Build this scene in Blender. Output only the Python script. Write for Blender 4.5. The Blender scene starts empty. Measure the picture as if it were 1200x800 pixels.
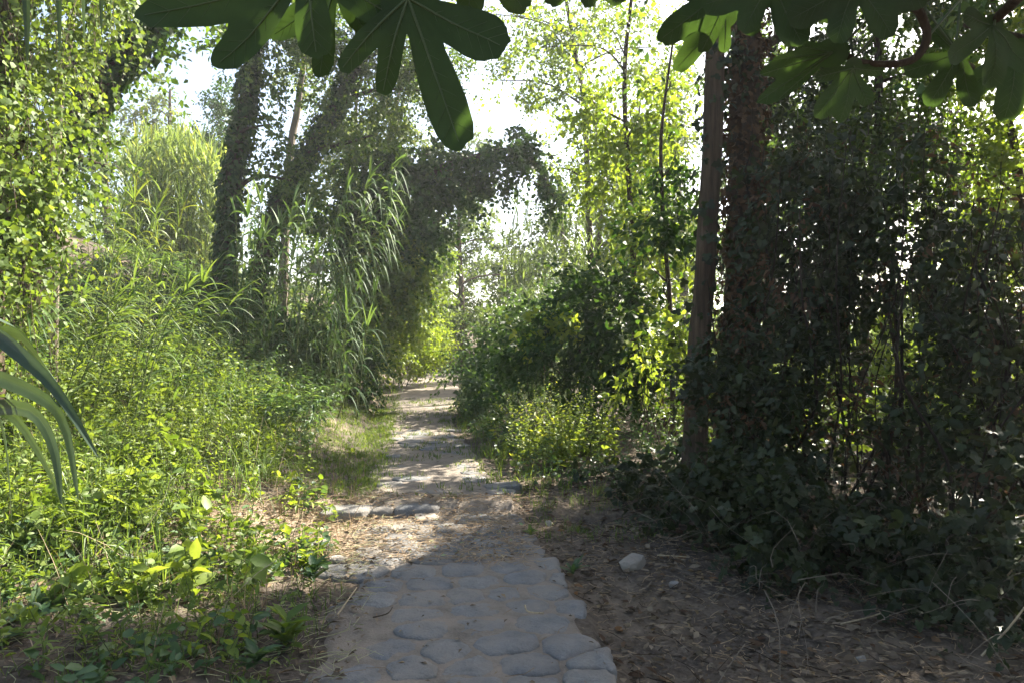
import bpy, bmesh, math
import numpy as np
from mathutils import Vector, Matrix

R = np.random.default_rng(7)
C = bpy.context.scene.collection
SC = bpy.context.scene
rad = math.radians

# ------------------------------------------------------------------ camera, sky, sun, exposure
F = 850.0                      # focal length in pixels of the 1200 x 800 photograph
CAMZ = 1.5
cam = bpy.data.cameras.new('camera'); cam_o = bpy.data.objects.new('camera', cam); C.objects.link(cam_o)
cam.sensor_width = 36.0; cam.lens = 36.0 * F / 1200.0
cam.clip_start = 0.05; cam.clip_end = 3000
cam_o.location = (0, 0, CAMZ); cam_o.rotation_euler = (rad(90), 0, 0)
SC.camera = cam_o

SUN_AZ, SUN_EL = 45.0, 40.0    # degrees right of the view direction, degrees up
SUN = np.array([math.sin(rad(SUN_AZ)) * math.cos(rad(SUN_EL)), math.cos(rad(SUN_AZ)) * math.cos(rad(SUN_EL)), math.sin(rad(SUN_EL))])
W = bpy.data.worlds.new('World'); SC.world = W; W.use_nodes = True
wn = W.node_tree.nodes; wl = W.node_tree.links
sky = wn.new('ShaderNodeTexSky'); sky.sky_type = 'NISHITA'; sky.sun_disc = False
sky.sun_elevation = rad(SUN_EL); sky.sun_rotation = rad(SUN_AZ)
sky.dust_density = 3.0; sky.air_density = 1.0; sky.ozone_density = 1.0
wl.new(sky.outputs['Color'], wn['Background'].inputs['Color'])
wn['Background'].inputs['Strength'].default_value = 0.06
sun = bpy.data.lights.new('sun', 'SUN'); sun.energy = 5.0; sun.angle = rad(0.6); sun.color = (1.0, 0.93, 0.80)
sun_o = bpy.data.objects.new('sun', sun); C.objects.link(sun_o)
sun_o.rotation_euler = Vector(SUN).to_track_quat('Z', 'Y').to_euler()
sun_o.location = (10, 15, 30)

vs = SC.view_settings
vs.view_transform = 'Standard'; vs.look = 'None'; vs.gamma = 1.0; vs.use_curve_mapping = False
vs.exposure = 2.65
cy = SC.cycles
cy.use_denoising = True
cy.max_bounces = 7; cy.diffuse_bounces = 4; cy.glossy_bounces = 2; cy.transmission_bounces = 4; cy.volume_bounces = 0
cy.sample_clamp_indirect = 8.0; cy.caustics_reflective = False; cy.caustics_refractive = False

def P(u, v, Y):
    """the point at distance Y along the pixel (u, v) of the 1200 x 800 photograph"""
    return np.array([(u - 600) / F * Y, Y, CAMZ + (400 - v) / F * Y])

# ------------------------------------------------------------------ terrain
PY = np.array([-4, 0, 3.19, 4.25, 6.3, 7.9, 11.4, 17.7, 22.3, 26, 30, 40, 60])
PL = np.array([-.6, -.7, -.84, -.98, -1.25, -1.49, -1.98, -2.9, -3.4, -3.06, -1.5, 4, 16])
PR = np.array([.6, .5, .43, .36, 0.02, -.28, -.94, -1.30, -1.6, -1.4, .5, 6, 18])
pl = lambda y: np.interp(y, PY, PL)
pr = lambda y: np.interp(y, PY, PR)
def sstep(a, b, x):
    t = np.clip((x - a) / (b - a), 0, 1); return t * t * (3 - 2 * t)
def zpath(y):
    return .09 * sstep(6.18, 6.34, y) + .015 * np.clip(y - 6.4, 0, 22)
def bumps(x, y):
    return (.030 * np.sin(1.7 * x + .6) * np.sin(1.3 * y + 1.1) + .018 * np.sin(3.9 * x + 2.2 * y) * np.sin(3.1 * y - 1.7 * x + 2)
            + .008 * np.sin(9.1 * x - 3.3 * y) * np.sin(8.3 * y + 2.7 * x))
def height(x, y):
    x = np.asarray(x, float); y = np.asarray(y, float)
    l, r = pl(y), pr(y)
    d = np.clip(l - .25 - x, 0, None)
    k = np.interp(y, [0, 3, 6, 9, 13, 20, 40, 90], [.06, .09, .2, .46, .82, .74, .5, .15])
    z = zpath(y) + k * 8 * (1 - np.exp(-d / 8))
    e = np.clip(x - r, 0, None)
    z = z - .07 * sstep(0.02, .12, e) * (1 - sstep(6, 7.5, y)) + .07 * np.clip(e - 1.2, 0, 14) * sstep(4, 9, y)
    off = np.clip(np.maximum(d, e) / .4, 0, 1)
    z = z + bumps(x, y) * (.15 + .85 * off)
    far = np.clip(np.hypot(x, y) - 60, 0, None)
    return z + 1.5 * np.sin(x * .021 + 1) * np.sin(y * .017) * np.clip(far / 60, 0, 3)

# ------------------------------------------------------------------ materials
def newmat(name):
    m = bpy.data.materials.new(name); m.use_nodes = True
    nt = m.node_tree; return m, nt.nodes, nt.links, nt.nodes['Principled BSDF']
def mixc(N, L, fac, a, b, mode='MIX'):
    n = N.new('ShaderNodeMix'); n.data_type = 'RGBA'; n.blend_type = mode
    for i, s in ((0, fac), (6, a), (7, b)):
        if hasattr(s, 'links') or hasattr(s, 'is_output'): L.new(s, n.inputs[i])
        elif i == 0: n.inputs[0].default_value = s
        else: n.inputs[i].default_value = (*s, 1)
    return n.outputs[2]
def noise(N, L, scale, detail=5, rough=.6, vec=None):
    n = N.new('ShaderNodeTexNoise'); n.inputs['Scale'].default_value = scale; n.inputs['Detail'].default_value = detail
    n.inputs['Roughness'].default_value = rough
    if vec is not None: L.new(vec, n.inputs['Vector'])
    return n.outputs['Fac']
def ramp(N, L, fac, stops):
    n = N.new('ShaderNodeValToRGB'); L.new(fac, n.inputs[0]); e = n.color_ramp.elements
    while len(e) < len(stops): e.new(.5)
    for q, (p, c) in zip(e, stops): q.position = p; q.color = (*c, 1) if len(c) == 3 else c
    return n.outputs[0]

MAT = {}
def leaf_mat(name, c1, c2, trans=.42, rough=.5, spec=.25, tcol=(1.45, 1.36, .5)):
    """c1..c2 across the leaves' own tint; light shines through with a yellower green"""
    m, N, L, b = newmat(name)
    a = N.new('ShaderNodeAttribute'); a.attribute_name = 'tint'
    geo = N.new('ShaderNodeNewGeometry')
    col = ramp(N, L, a.outputs['Fac'], [(0, c1), (.55, tuple(.5 * (p + q) for p, q in zip(c1, c2))), (.86, c2), (1, (min(c2[0] * 1.3 + .01, .3), c2[1] * 1.1, c2[2] * .8))])
    nz = noise(N, L, 35, 3, .6, geo.outputs['Position'])
    col = mixc(N, L, .35, col, ramp(N, L, nz, [(.3, (.45, .45, .45)), (.7, (1, 1, 1))]), 'MULTIPLY')
    L.new(col, b.inputs['Base Color']); b.inputs['Roughness'].default_value = rough
    b.inputs['Specular IOR Level'].default_value = spec
    t = N.new('ShaderNodeBsdfTranslucent'); L.new(mixc(N, L, 1.0, col, tcol, 'MULTIPLY'), t.inputs['Color'])
    mx = N.new('ShaderNodeMixShader'); mx.inputs[0].default_value = trans
    L.new(b.outputs[0], mx.inputs[1]); L.new(t.outputs[0], mx.inputs[2])
    L.new(mx.outputs[0], N['Material Output'].inputs['Surface'])
    MAT[name] = m; return m
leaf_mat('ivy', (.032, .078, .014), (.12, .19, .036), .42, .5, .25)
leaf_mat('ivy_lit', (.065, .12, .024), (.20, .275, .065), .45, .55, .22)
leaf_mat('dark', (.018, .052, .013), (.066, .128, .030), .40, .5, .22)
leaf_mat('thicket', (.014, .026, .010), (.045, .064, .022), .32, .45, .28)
leaf_mat('yellowish', (.095, .165, .026), (.25, .32, .06), .52, .5, .3)
leaf_mat('herb', (.080, .145, .025), (.235, .305, .072), .45, .5, .3)
leaf_mat('bluegreen', (.045, .10, .042), (.12, .195, .085), .42, .5, .35)
leaf_mat('reed', (.065, .125, .034), (.18, .26, .085), .42, .45, .4)
leaf_mat('near_reed', (.040, .070, .040), (.075, .115, .065), .22, .45, .35)
leaf_mat('cane_leaf', (.045, .095, .036), (.13, .20, .085), .38, .55, .12)
leaf_mat('reed_grey', (.10, .165, .065), (.23, .31, .14), .40, .5, .3)
leaf_mat('grass', (.07, .13, .028), (.20, .26, .07), .42, .6, .2)
leaf_mat('fig', (.040, .066, .030), (.062, .092, .042), .36, .6, .2, (1.4, 1.6, .5))
leaf_mat('far', (.055, .10, .038), (.15, .205, .075), .45, .6, .2)
leaf_mat('dry', (.09, .066, .045), (.235, .19, .135), .15, .8, .1, (1, .9, .7))
leaf_mat('straw', (.22, .145, .085), (.46, .35, .23), .15, .8, .1, (1, .9, .7))
leaf_mat('rust', (.07, .042, .026), (.15, .10, .06), .3, .7, .1, (1.2, .9, .5))
def bark_mat(name, c1, c2, vs_=14, stretch=.12, bump=.6):
    m, N, L, b = newmat(name)
    tc = N.new('ShaderNodeTexCoord'); mp = N.new('ShaderNodeMapping'); mp.inputs['Scale'].default_value = (1, 1, stretch)
    L.new(tc.outputs['Object'], mp.inputs[0])
    n1 = noise(N, L, vs_ * 3, 6, .65, mp.outputs[0]); n2 = noise(N, L, 4, 4, .6, tc.outputs['Object'])
    col = ramp(N, L, n1, [(.3, c1), (.7, c2)])
    col = mixc(N, L, .5, col, ramp(N, L, n2, [(.3, (.5, .5, .48)), (.7, (1.1, 1.08, 1.0))]), 'MULTIPLY')
    L.new(col, b.inputs['Base Color']); b.inputs['Roughness'].default_value = .9; b.inputs['Specular IOR Level'].default_value = .15
    bp = N.new('ShaderNodeBump'); bp.inputs['Strength'].default_value = bump; bp.inputs['Distance'].default_value = .02
    L.new(n1, bp.inputs['Height']); L.new(bp.outputs[0], b.inputs['Normal'])
    MAT[name] = m
bark_mat('bark', (.045, .032, .022), (.14, .10, .07))
bark_mat('bark_tan', (.042, .031, .022), (.125, .092, .064), 10, .06, 1.0)
bark_mat('bark_grey', (.10, .085, .065), (.24, .20, .16))
bark_mat('stem_dark', (.030, .022, .016), (.09, .065, .045), 20)
bark_mat('stem_black', (.012, .010, .008), (.045, .034, .026), 20)
bark_mat('stem_green', (.06, .085, .03), (.14, .17, .06), 20, .3, .1)
bark_mat('cane', (.16, .15, .07), (.30, .27, .15), 8, .5, .1)
bark_mat('dry_cane', (.26, .20, .12), (.46, .38, .26), 20, .1, .2)

def stone_mat(name, c1, c2, dust):
    m, N, L, b = newmat(name)
    geo = N.new('ShaderNodeNewGeometry'); oi = N.new('ShaderNodeObjectInfo'); pos = geo.outputs['Position']
    n1 = noise(N, L, 9, 7, .65, pos); n2 = noise(N, L, 70, 5, .7, pos); n3 = noise(N, L, 3.2, 5, .62, pos)
    col = ramp(N, L, n1, [(.28, c1), (.72, c2)])
    col = mixc(N, L, .55, col, ramp(N, L, n2, [(.3, (.55, .55, .55)), (.68, (1.15, 1.15, 1.15))]), 'MULTIPLY')
    col = mixc(N, L, 1.0, col, ramp(N, L, oi.outputs['Random'], [(0, (.78, .80, .84)), (1, (1.12, 1.08, 1.02))]), 'MULTIPLY')
    col = mixc(N, L, ramp(N, L, n3, [(.38, (0, 0, 0)), (.60, (.85, .85, .85))]), col, dust)
    L.new(col, b.inputs['Base Color']); b.inputs['Roughness'].default_value = .92; b.inputs['Specular IOR Level'].default_value = .2
    bp = N.new('ShaderNodeBump'); bp.inputs['Strength'].default_value = 1.0; bp.inputs['Distance'].default_value = .022
    ad = N.new('ShaderNodeMath'); ad.operation = 'MULTIPLY_ADD'; L.new(n2, ad.inputs[0]); ad.inputs[1].default_value = .4; L.new(n1, ad.inputs[2])
    L.new(ad.outputs[0], bp.inputs['Height']); L.new(bp.outputs[0], b.inputs['Normal'])
    MAT[name] = m
stone_mat('stone', (.115, .12, .125), (.235, .24, .24), (.215, .195, .17))
stone_mat('pale_stone', (.18, .17, .155), (.34, .32, .29), (.30, .26, .21))
stone_mat('path_dirt', (.115, .10, .085), (.23, .205, .175), (.24, .20, .16))

m, N, L, b = newmat('soil')          # bare brown soil, straw-coloured patches, some green film
geo = N.new('ShaderNodeNewGeometry'); pos = geo.outputs['Position']
n1 = noise(N, L, 1.3, 6, .62, pos); n2 = noise(N, L, 28, 6, .7, pos); n3 = noise(N, L, 6, 5, .65, pos)
col = ramp(N, L, n2, [(.3, (.045, .037, .030)), (.5, (.082, .068, .055)), (.72, (.17, .142, .115))])
col = mixc(N, L, ramp(N, L, n1, [(.46, (0, 0, 0)), (.62, (.75, .75, .75))]), col, ramp(N, L, n3, [(.35, (.11, .085, .06)), (.65, (.23, .18, .13))]))
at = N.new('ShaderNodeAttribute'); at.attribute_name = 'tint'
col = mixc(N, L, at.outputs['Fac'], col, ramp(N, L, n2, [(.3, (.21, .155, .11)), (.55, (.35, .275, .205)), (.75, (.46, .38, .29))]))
L.new(col, b.inputs['Base Color']); b.inputs['Roughness'].default_value = .97; b.inputs['Specular IOR Level'].default_value = .1
bp = N.new('ShaderNodeBump'); bp.inputs['Strength'].default_value = 1.0; bp.inputs['Distance'].default_value = .03
L.new(n2, bp.inputs['Height']); L.new(bp.outputs[0], b.inputs['Normal']); MAT['soil'] = m

m, N, L, b = newmat('vein'); b.inputs['Base Color'].default_value = (.062, .090, .036, 1); b.inputs['Roughness'].default_value = .6; MAT['vein'] = m

# ------------------------------------------------------------------ geometry helpers
def unit(a):
    return a / np.maximum(np.linalg.norm(a, axis=-1, keepdims=True), 1e-9)
UP = np.array([0, 0, 1.0])

# where the photograph shows sunlight on the ground: the canopy is open along the way to the sun there
NEAR_LIT = [(.6, 8.4, .85, .8, .7, .3), (-2.8, 14.6, 1.0, .9, 2.3, .5), (1.7, 8.7, .35, .4, 1.4, .35)]     # sunlit plants: x, y, radii, height, clearance
LIT = [(-3.6, 5.6, 1.9, 1.75), (-5.4, 7.6, 2.4, 2.4), (-1.55, 5.65, 1.4, .85), (-.75, 6.1, .55, .40), (.65, 8.4, .9, .8),
       (-4.0, 18.5, 1.6, 3.0), (-3.0, 23.0, 2.2, 2.2), (-4.4, 14.3, 1.0, 2.0), (-7.5, 12.0, 1.6, 3.0), (-9.5, 18, 3, 4), (-2.7, 4.3, 1.5, .6), (-1.1, 5.35, .85, .75)]
def open_to_sun(p):
    """True for leaves that stand well up in the way of a sunlit patch"""
    z0 = .5
    t = (p[:, 2] - z0) / SUN[2]
    q = p - SUN * t[:, None]
    far = t * math.cos(rad(SUN_EL)) > 2.6
    hit = np.zeros(len(p), bool)
    for x, y, a, c in LIT:
        s = ((q[:, 0] - x) / a) ** 2 + ((q[:, 1] - y) / c) ** 2
        hit |= s < 1
    hit &= far
    for x, y, a, c, z1, clear in NEAR_LIT:
        t = (p[:, 2] - z1) / SUN[2]; q = p - SUN * t[:, None]
        hit |= (((q[:, 0] - x) / a) ** 2 + ((q[:, 1] - y) / c) ** 2 < 1) & (t > clear)
    return hit

class Geo:
    def __init__(s): s.v = []; s.f = []; s.t = []; s.m = []; s.n = 0; s.mats = []
    def slot(s, mat):
        if mat not in s.mats: s.mats.append(mat)
        return s.mats.index(mat)
    def add(s, v, f, tint, mat):
        v = np.asarray(v, np.float32).reshape(-1, 3); f = np.asarray(f, np.int64).reshape(-1, 3)
        if not len(v): return
        s.v.append(v); s.f.append(f + s.n); s.n += len(v)
        s.t.append(np.broadcast_to(np.asarray(tint, np.float32), (len(v),)).copy()); s.m.append(np.full(len(f), s.slot(mat), np.int32))
    def mesh(s, name, loc=(0, 0, 0), smooth=True):
        v = np.concatenate(s.v) - np.asarray(loc, np.float32); f = np.concatenate(s.f)
        me = bpy.data.meshes.new(name)
        me.vertices.add(len(v)); me.vertices.foreach_set('co', v.astype(np.float32).ravel())
        me.loops.add(f.size); me.loops.foreach_set('vertex_index', f.astype(np.int32).ravel())
        me.polygons.add(len(f)); me.polygons.foreach_set('loop_start', np.arange(0, f.size, 3, dtype=np.int32))
        me.polygons.foreach_set('material_index', np.concatenate(s.m))
        me.polygons.foreach_set('use_smooth', np.full(len(f), smooth, bool))
        at = me.attributes.new('tint', 'FLOAT', 'POINT'); at.data.foreach_set('value', np.clip(np.concatenate(s.t), 0, 1).astype(np.float32))
        for k in s.mats: me.materials.append(MAT[k])
        me.update(calc_edges=True); return me
    def build(s, name, parent=None, loc=(0, 0, 0), smooth=True, **props):
        if not s.v: return None
        if parent is not None: loc = parent.location
        o = bpy.data.objects.new(name, s.mesh(name, loc, smooth)); C.objects.link(o)
        if parent is not None: o.parent = parent
        else: o.location = loc
        for k, x in props.items(): o[k] = x
        return o

def thing(name, label, cat, loc, group=None):
    o = bpy.data.objects.new(name, None); C.objects.link(o); o.location = Vector([float(c) for c in loc]); o.empty_display_size = .2
    o['label'] = label; o['category'] = cat
    if group: o['group'] = group
    return o

# leaf templates: (along, across, out) and triangles
def T(v, f): return np.array(v, float), np.array(f, int)
T_RH = T([(0, 0, 0), (.45, -.5, .10), (.45, .5, .10), (1, 0, -.06)], [(0, 1, 3), (0, 3, 2)])
T_OV = T([(0, 0, 0), (.28, -.46, .09), (.28, .46, .09), (.66, -.36, .06), (.66, .36, .06), (1, 0, -.10), (.42, 0, 0)],
         [(0, 1, 6), (1, 3, 6), (3, 5, 6), (0, 6, 2), (2, 6, 4), (4, 6, 5)])
T_IV = T([(0, 0, 0), (-.10, -.34, .05), (.22, -.56, .03), (.40, -.27, .07), (.62, -.36, .02), (1, 0, -.10), (.62, .36, .02), (.40, .27, .07), (.22, .56, .03), (-.10, .34, .05), (.35, 0, 0)],
         [(0, 1, 10), (1, 2, 10), (2, 3, 10), (3, 4, 10), (4, 5, 10), (5, 6, 10), (6, 7, 10), (7, 8, 10), (8, 9, 10), (9, 0, 10)])
T_LN = T([(0, 0, 0), (.35, -.5, .05), (.35, .5, .05), (.75, -.30, -.02), (.75, .30, -.02), (1, 0, -.12)], [(0, 1, 2), (1, 3, 2), (2, 3, 4), (3, 5, 4)])
def trifol():
    v, f = [], []
    for a, s in ((0, 1), (1.15, .8), (-1.15, .8)):
        ca, sa = math.cos(a), math.sin(a); b0 = len(v); off = .32 if a == 0 else .25
        for (x, y, z) in T_OV[0]:
            x, y = x * .62 * s, y * .75 * s
            v.append((off + x * ca - y * sa if a == 0 else off + x * ca - y * sa, x * sa + y * ca, z * .6))
        f += [(i + b0, j + b0, k + b0) for i, j, k in T_OV[1]]
    return T(v, f)
T_TF = trifol()

def leaves(g, base, axis, nrm, length, width, tint, mat, tmpl=T_RH, cull=True, keep=.10):
    base = np.asarray(base, float).reshape(-1, 3); n = len(base)
    axis = unit(np.asarray(axis, float).reshape(-1, 3)); nrm = np.asarray(nrm, float).reshape(-1, 3)
    length = np.broadcast_to(length, (n,)); width = np.broadcast_to(width, (n,)); tint = np.broadcast_to(tint, (n,))
    if cull:
        k = ~open_to_sun(base) | (R.random(n) < keep)
        base, axis, nrm, length, width, tint = base[k], axis[k], nrm[k], length[k], width[k], tint[k]; n = len(base)
    if not n: return
    nrm = unit(nrm - axis * (nrm * axis).sum(1, keepdims=True) + 1e-6); side = np.cross(axis, nrm)
    tv, tf = tmpl
    v = (base[:, None] + axis[:, None] * (tv[:, 0][None, :, None] * length[:, None, None]) + side[:, None] * (tv[:, 1][None, :, None] * width[:, None, None])
         + nrm[:, None] * (tv[:, 2][None, :, None] * length[:, None, None]))
    f = tf[None] + (np.arange(n) * len(tv))[:, None, None]
    g.add(v, f, np.repeat(tint, len(tv)), mat)

def curve_pts(o, d, L, droop, t, wob=None):
    """points (M, n, 3) and tangents on stems that start along d and bend down"""
    p = o[:, None] + d[:, None] * (L[:, None] * t[None])[..., None]
    p = p - UP * (droop[:, None] * L[:, None] * t[None] ** 2)[..., None]
    if wob is not None: p = p + wob[:, None] * (L[:, None] * np.sin(t * 5.0)[None] * .06)[..., None]
    tan = d[:, None] - UP * (2 * droop[:, None] * t[None])[..., None]
    return p, unit(tan)

def stems(g, p, r0, r1, mat, sides=3, tint=.5):
    """tubes along p (M, n, 3)"""
    M, n, _ = p.shape
    tan = np.gradient(p, axis=1); tan = unit(tan)
    ref = np.where(np.abs(tan[..., 2:3]) > .9, np.array([1.0, 0, 0]), UP)
    a = unit(np.cross(tan, ref)); b_ = np.cross(tan, a)
    rr = np.linspace(0, 1, n); r0 = np.broadcast_to(r0, (M,)); r1 = np.broadcast_to(r1, (M,))
    r = r0[:, None] * (1 - rr) + r1[:, None] * rr
    ang = np.arange(sides) * 2 * math.pi / sides
    v = p[:, :, None] + (a[:, :, None] * np.cos(ang)[None, None, :, None] + b_[:, :, None] * np.sin(ang)[None, None, :, None]) * r[:, :, None, None]
    i = np.arange(n - 1)[:, None] * sides + np.arange(sides)[None]; j = np.arange(n - 1)[:, None] * sides + (np.arange(sides)[None] + 1) % sides
    q = np.stack([np.stack([i, j, i + sides], -1), np.stack([j, j + sides, i + sides], -1)], 2).reshape(-1, 3)
    f = q[None] + (np.arange(M) * n * sides)[:, None, None]
    g.add(v, f, tint, mat)

def sprays(g, o, d, L, n, size, mat, tmpl=T_RH, ratio=.6, alpha=55, mode='radial', droop=.25, ub=.45, rb=.65, ld=.30, prof=True, stem=0., stem_mat='stem_dark',
           t0=.12, tint=None, tb=.0, cull=True, keep=.10, wob=True, face=None):
    """leafy twigs: n leaves along each stem, leaf length size"""
    o = np.asarray(o, float).reshape(-1, 3); M = len(o); d = unit(np.broadcast_to(np.asarray(d, float), (M, 3)))
    L = np.broadcast_to(L, (M,)).astype(float); dr = np.broadcast_to(droop, (M,)).astype(float)
    wb = R.normal(size=(M, 3)) if wob else None
    t = np.linspace(t0, 1, n)
    p, tan = curve_pts(o, d, L, dr, t, wb)
    if stem > 0:
        ts = np.linspace(0, 1, 5); q, _ = curve_pts(o, d, L, dr, ts, wb)
        if cull:
            k = ~open_to_sun(o); q = q[k]
        if len(q): stems(g, q, stem, stem * .4, stem_mat)
    ref = np.where(np.abs(tan[..., 2:3]) > .95, np.array([1.0, 0, 0]), UP)
    u = unit(np.cross(tan, ref)); w = np.cross(u, tan)
    if mode == 'radial': phi = np.arange(n)[None] * 2.4 + R.random((M, 1)) * 6.28
    elif mode == 'opposite': phi = (np.arange(n)[None] // 2) * 1.57 + (np.arange(n)[None] % 2) * math.pi + R.random((M, 1)) * 6.28
    else: phi = (np.arange(n)[None] % 2) * math.pi + R.normal(size=(M, n)) * .25
    s = u * np.cos(phi)[..., None] + w * np.sin(phi)[..., None]
    al = rad(alpha) + R.normal(size=(M, n, 1)) * .22
    ax = unit(tan * np.cos(al) + s * np.sin(al) - UP * ld + R.normal(size=(M, n, 3)) * .12)
    nr = UP * ub + R.normal(size=(M, n, 3)) * rb + s * .1
    if face is not None: nr = nr + np.asarray(face)[None, None]
    sz = size * (R.uniform(.45, 1.3, (M, n)))
    if prof is True: sz = sz * (1.0 - .55 * np.abs(t - .35)[None])
    elif prof == 'tri': sz = sz * (1.08 - t)[None]
    elif prof == 'pin': sz = sz * np.sin(np.clip(t * 2.6 + .35, 0, math.pi))[None]
    ti = (R.random((M, 1)) * .5 + R.random((M, n)) * .45 + tb) if tint is None else tint + np.zeros((M, n))
    leaves(g, p.reshape(-1, 3), ax.reshape(-1, 3), nr.reshape(-1, 3), sz.ravel(), (sz * ratio).ravel(), ti.ravel(), mat, tmpl, cull, keep)

def blades(g, o, d, L, w, mat, droop=.6, segs=5, tint=None, fold=.0, cull=False, stiff=2.0, tb=0.):
    """ribbons (reed leaves, grass): start along d, bend over"""
    o = np.asarray(o, float).reshape(-1, 3); M = len(o); d = unit(np.broadcast_to(np.asarray(d, float), (M, 3)))
    L = np.broadcast_to(L, (M,)).astype(float); w = np.broadcast_to(w, (M,)).astype(float); dr = np.broadcast_to(droop, (M,)).astype(float)
    if cull:
        k = ~open_to_sun(o) | (R.random(M) < .1); o, d, L, w, dr = o[k], d[k], L[k], w[k], dr[k]; M = len(o)
        if not M: return
    t = np.linspace(0, 1, segs + 1)
    p = o[:, None] + d[:, None] * (L[:, None] * t[None])[..., None] - UP * (dr[:, None] * L[:, None] * t[None] ** stiff)[..., None]
    tan = unit(np.gradient(p, axis=1)); sd = np.cross(d, UP) + R.normal(size=(M, 3)) * .25; sd = unit(sd)[:, None] + 0 * tan
    sd = unit(sd - tan * (sd * tan).sum(-1, keepdims=True)); nn = np.cross(sd, tan)
    prof = np.minimum(1, .45 + 3.2 * t) * np.clip(1 - t, 0, 1) ** .65; prof[-1] = .01
    hw = (w[:, None] * prof[None] * .5)[..., None]
    if fold > 0:
        v = np.stack([p - sd * hw + nn * hw * fold, p, p + sd * hw + nn * hw * fold], 2); k = 3
    else:
        v = np.stack([p - sd * hw, p + sd * hw], 2); k = 2
    i = np.arange(segs)[:, None] * k + np.arange(k - 1)[None]
    q = np.stack([np.stack([i, i + 1, i + k], -1), np.stack([i + 1, i + k + 1, i + k], -1)], 2).reshape(-1, 3)
    f = q[None] + (np.arange(M) * (segs + 1) * k)[:, None, None]
    ti = R.random(M) * .8 + tb if tint is None else np.broadcast_to(tint, (M,))
    g.add(v, f, np.repeat(ti, (segs + 1) * k), mat)

def smooth_path(pts, n):
    pts = np.asarray(pts, float); k = len(pts); s = np.linspace(0, k - 1, n); out = np.zeros((n, pts.shape[1]))
    for q, x in enumerate(s):
        i = min(int(x), k - 2); t = x - i
        p0, p1, p2, p3 = pts[max(i - 1, 0)], pts[i], pts[i + 1], pts[min(i + 2, k - 1)]
        out[q] = .5 * (2 * p1 + (p2 - p0) * t + (2 * p0 - 5 * p1 + 4 * p2 - p3) * t * t + (3 * p1 - p0 - 3 * p2 + p3) * t ** 3)
    return out
def trunk(g, pts, radii, mat, sides=16, n=40, rough=.10, flare=0.):
    """a knotty tapered trunk along pts"""
    p = smooth_path(pts, n); r = np.interp(np.linspace(0, 1, n), np.linspace(0, 1, len(radii)), radii)
    if flare: r = r * (1 + flare * np.exp(-np.linspace(0, 1, n) * 14))
    tan = unit(np.gradient(p, axis=0)); a = unit(np.cross(tan, np.array([.3, 1, .05]))); b_ = np.cross(tan, a)
    ang = np.arange(sides) * 2 * math.pi / sides; ph = R.random(4) * 6.28
    z = np.linspace(0, 1, n)[:, None] * n
    rr = r[:, None] * (1 + rough * (np.sin(ang[None] * 3 + ph[0] + z * .21) * .6 + np.sin(ang[None] * 5 + ph[1] - z * .13) * .4 + np.sin(z * .7 + ang[None] + ph[2]) * .4))
    v = p[:, None] + (a[:, None] * np.cos(ang)[None, :, None] + b_[:, None] * np.sin(ang)[None, :, None]) * rr[..., None]
    i = np.arange(n - 1)[:, None] * sides + np.arange(sides)[None]; j = np.arange(n - 1)[:, None] * sides + (np.arange(sides)[None] + 1) % sides
    f = np.stack([np.stack([i, j, i + sides], -1), np.stack([j, j + sides, i + sides], -1)], 2).reshape(-1, 3)
    g.add(v, f, .5, mat); return p, r

def B(u, v, Y, ru, rv, rd=None):
    """an ellipsoid of foliage: centre and radii in metres"""
    k = Y / F; return P(u, v, Y), np.array([ru * k, (rd if rd else (ru + rv) * .5 * k), rv * k])
def in_blob(b, n, shell=.35):
    c, r = b; q = unit(R.normal(size=(n, 3))); s = (shell + (1 - shell) * R.random(n)) ** .7
    return c + q * r * s[:, None], q
def crown(g, blobs, n, size, mat, L=.5, per=10, **kw):
    Ym = float(np.mean([b[0][1] for b in blobs])); n = int(n * (2.1 if Ym > 8 else 1.25)); size = size * (1.28 if Ym > 8 else 1.15)
    if Ym > 7.5 and kw.get('tmpl') is T_OV: kw['tmpl'] = T_LN
    """foliage: twigs in small clumps through the blobs, so that light and gaps stay between them"""
    vol = np.array([b[1].prod() ** .67 for b in blobs]); vol /= vol.sum()
    for b, s in zip(blobs, vol):
        m = max(3, int(n * s / per)); k = max(3, m // 11)
        cc, cq = in_blob(b, k, .25); ix = R.integers(0, k, m)
        o = cc[ix] + R.normal(size=(m, 3)) * (b[1] * .13 + .04)
        d = unit(cq[ix] * .8 + R.normal(size=(m, 3)) * .7 + UP * kw.get('lift', .1))
        kk = {x: y for x, y in kw.items() if x != 'lift'}
        sprays(g, o, d, L * R.uniform(.6, 1.3, m), per, size, mat, **kk)
def hanging(g, tops, L, per, size, mat, **kw):
    """vines that hang straight down"""
    tops = np.asarray(tops).reshape(-1, 3); m = len(tops)
    d = unit(np.stack([R.normal(size=m) * .12, R.normal(size=m) * .12, -np.ones(m)], 1))
    sprays(g, tops, d, L, per, size, mat, droop=0., ub=.35, rb=.6, alpha=75, ld=.5, **kw)
def clad(g, p, r, n, size, mat, off=.05, tmpl=T_IV, lo=0., hi=1., **kw):
    """ivy on a trunk"""
    k = len(p); s = R.uniform(lo * (k - 1), hi * (k - 1) - .001, n); i = s.astype(int); t = (s - i)[:, None]
    c = p[i] * (1 - t) + p[i + 1] * t; rr = r[i]; tan = unit(p[i + 1] - p[i])
    q = unit(np.cross(tan, R.normal(size=(n, 3)))); b = c + q * (rr + R.random(n) ** 2 * off + .005)[:, None]
    ax = unit(-UP * .8 + R.normal(size=(n, 3)) * .5 + q * .35); nr = q + R.normal(size=(n, 3)) * .35 + UP * .35
    sz = size * R.uniform(.6, 1.2, n)
    leaves(g, b, ax, nr, sz, sz * .95, R.random(n) * .9, mat, tmpl, **kw)
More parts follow.
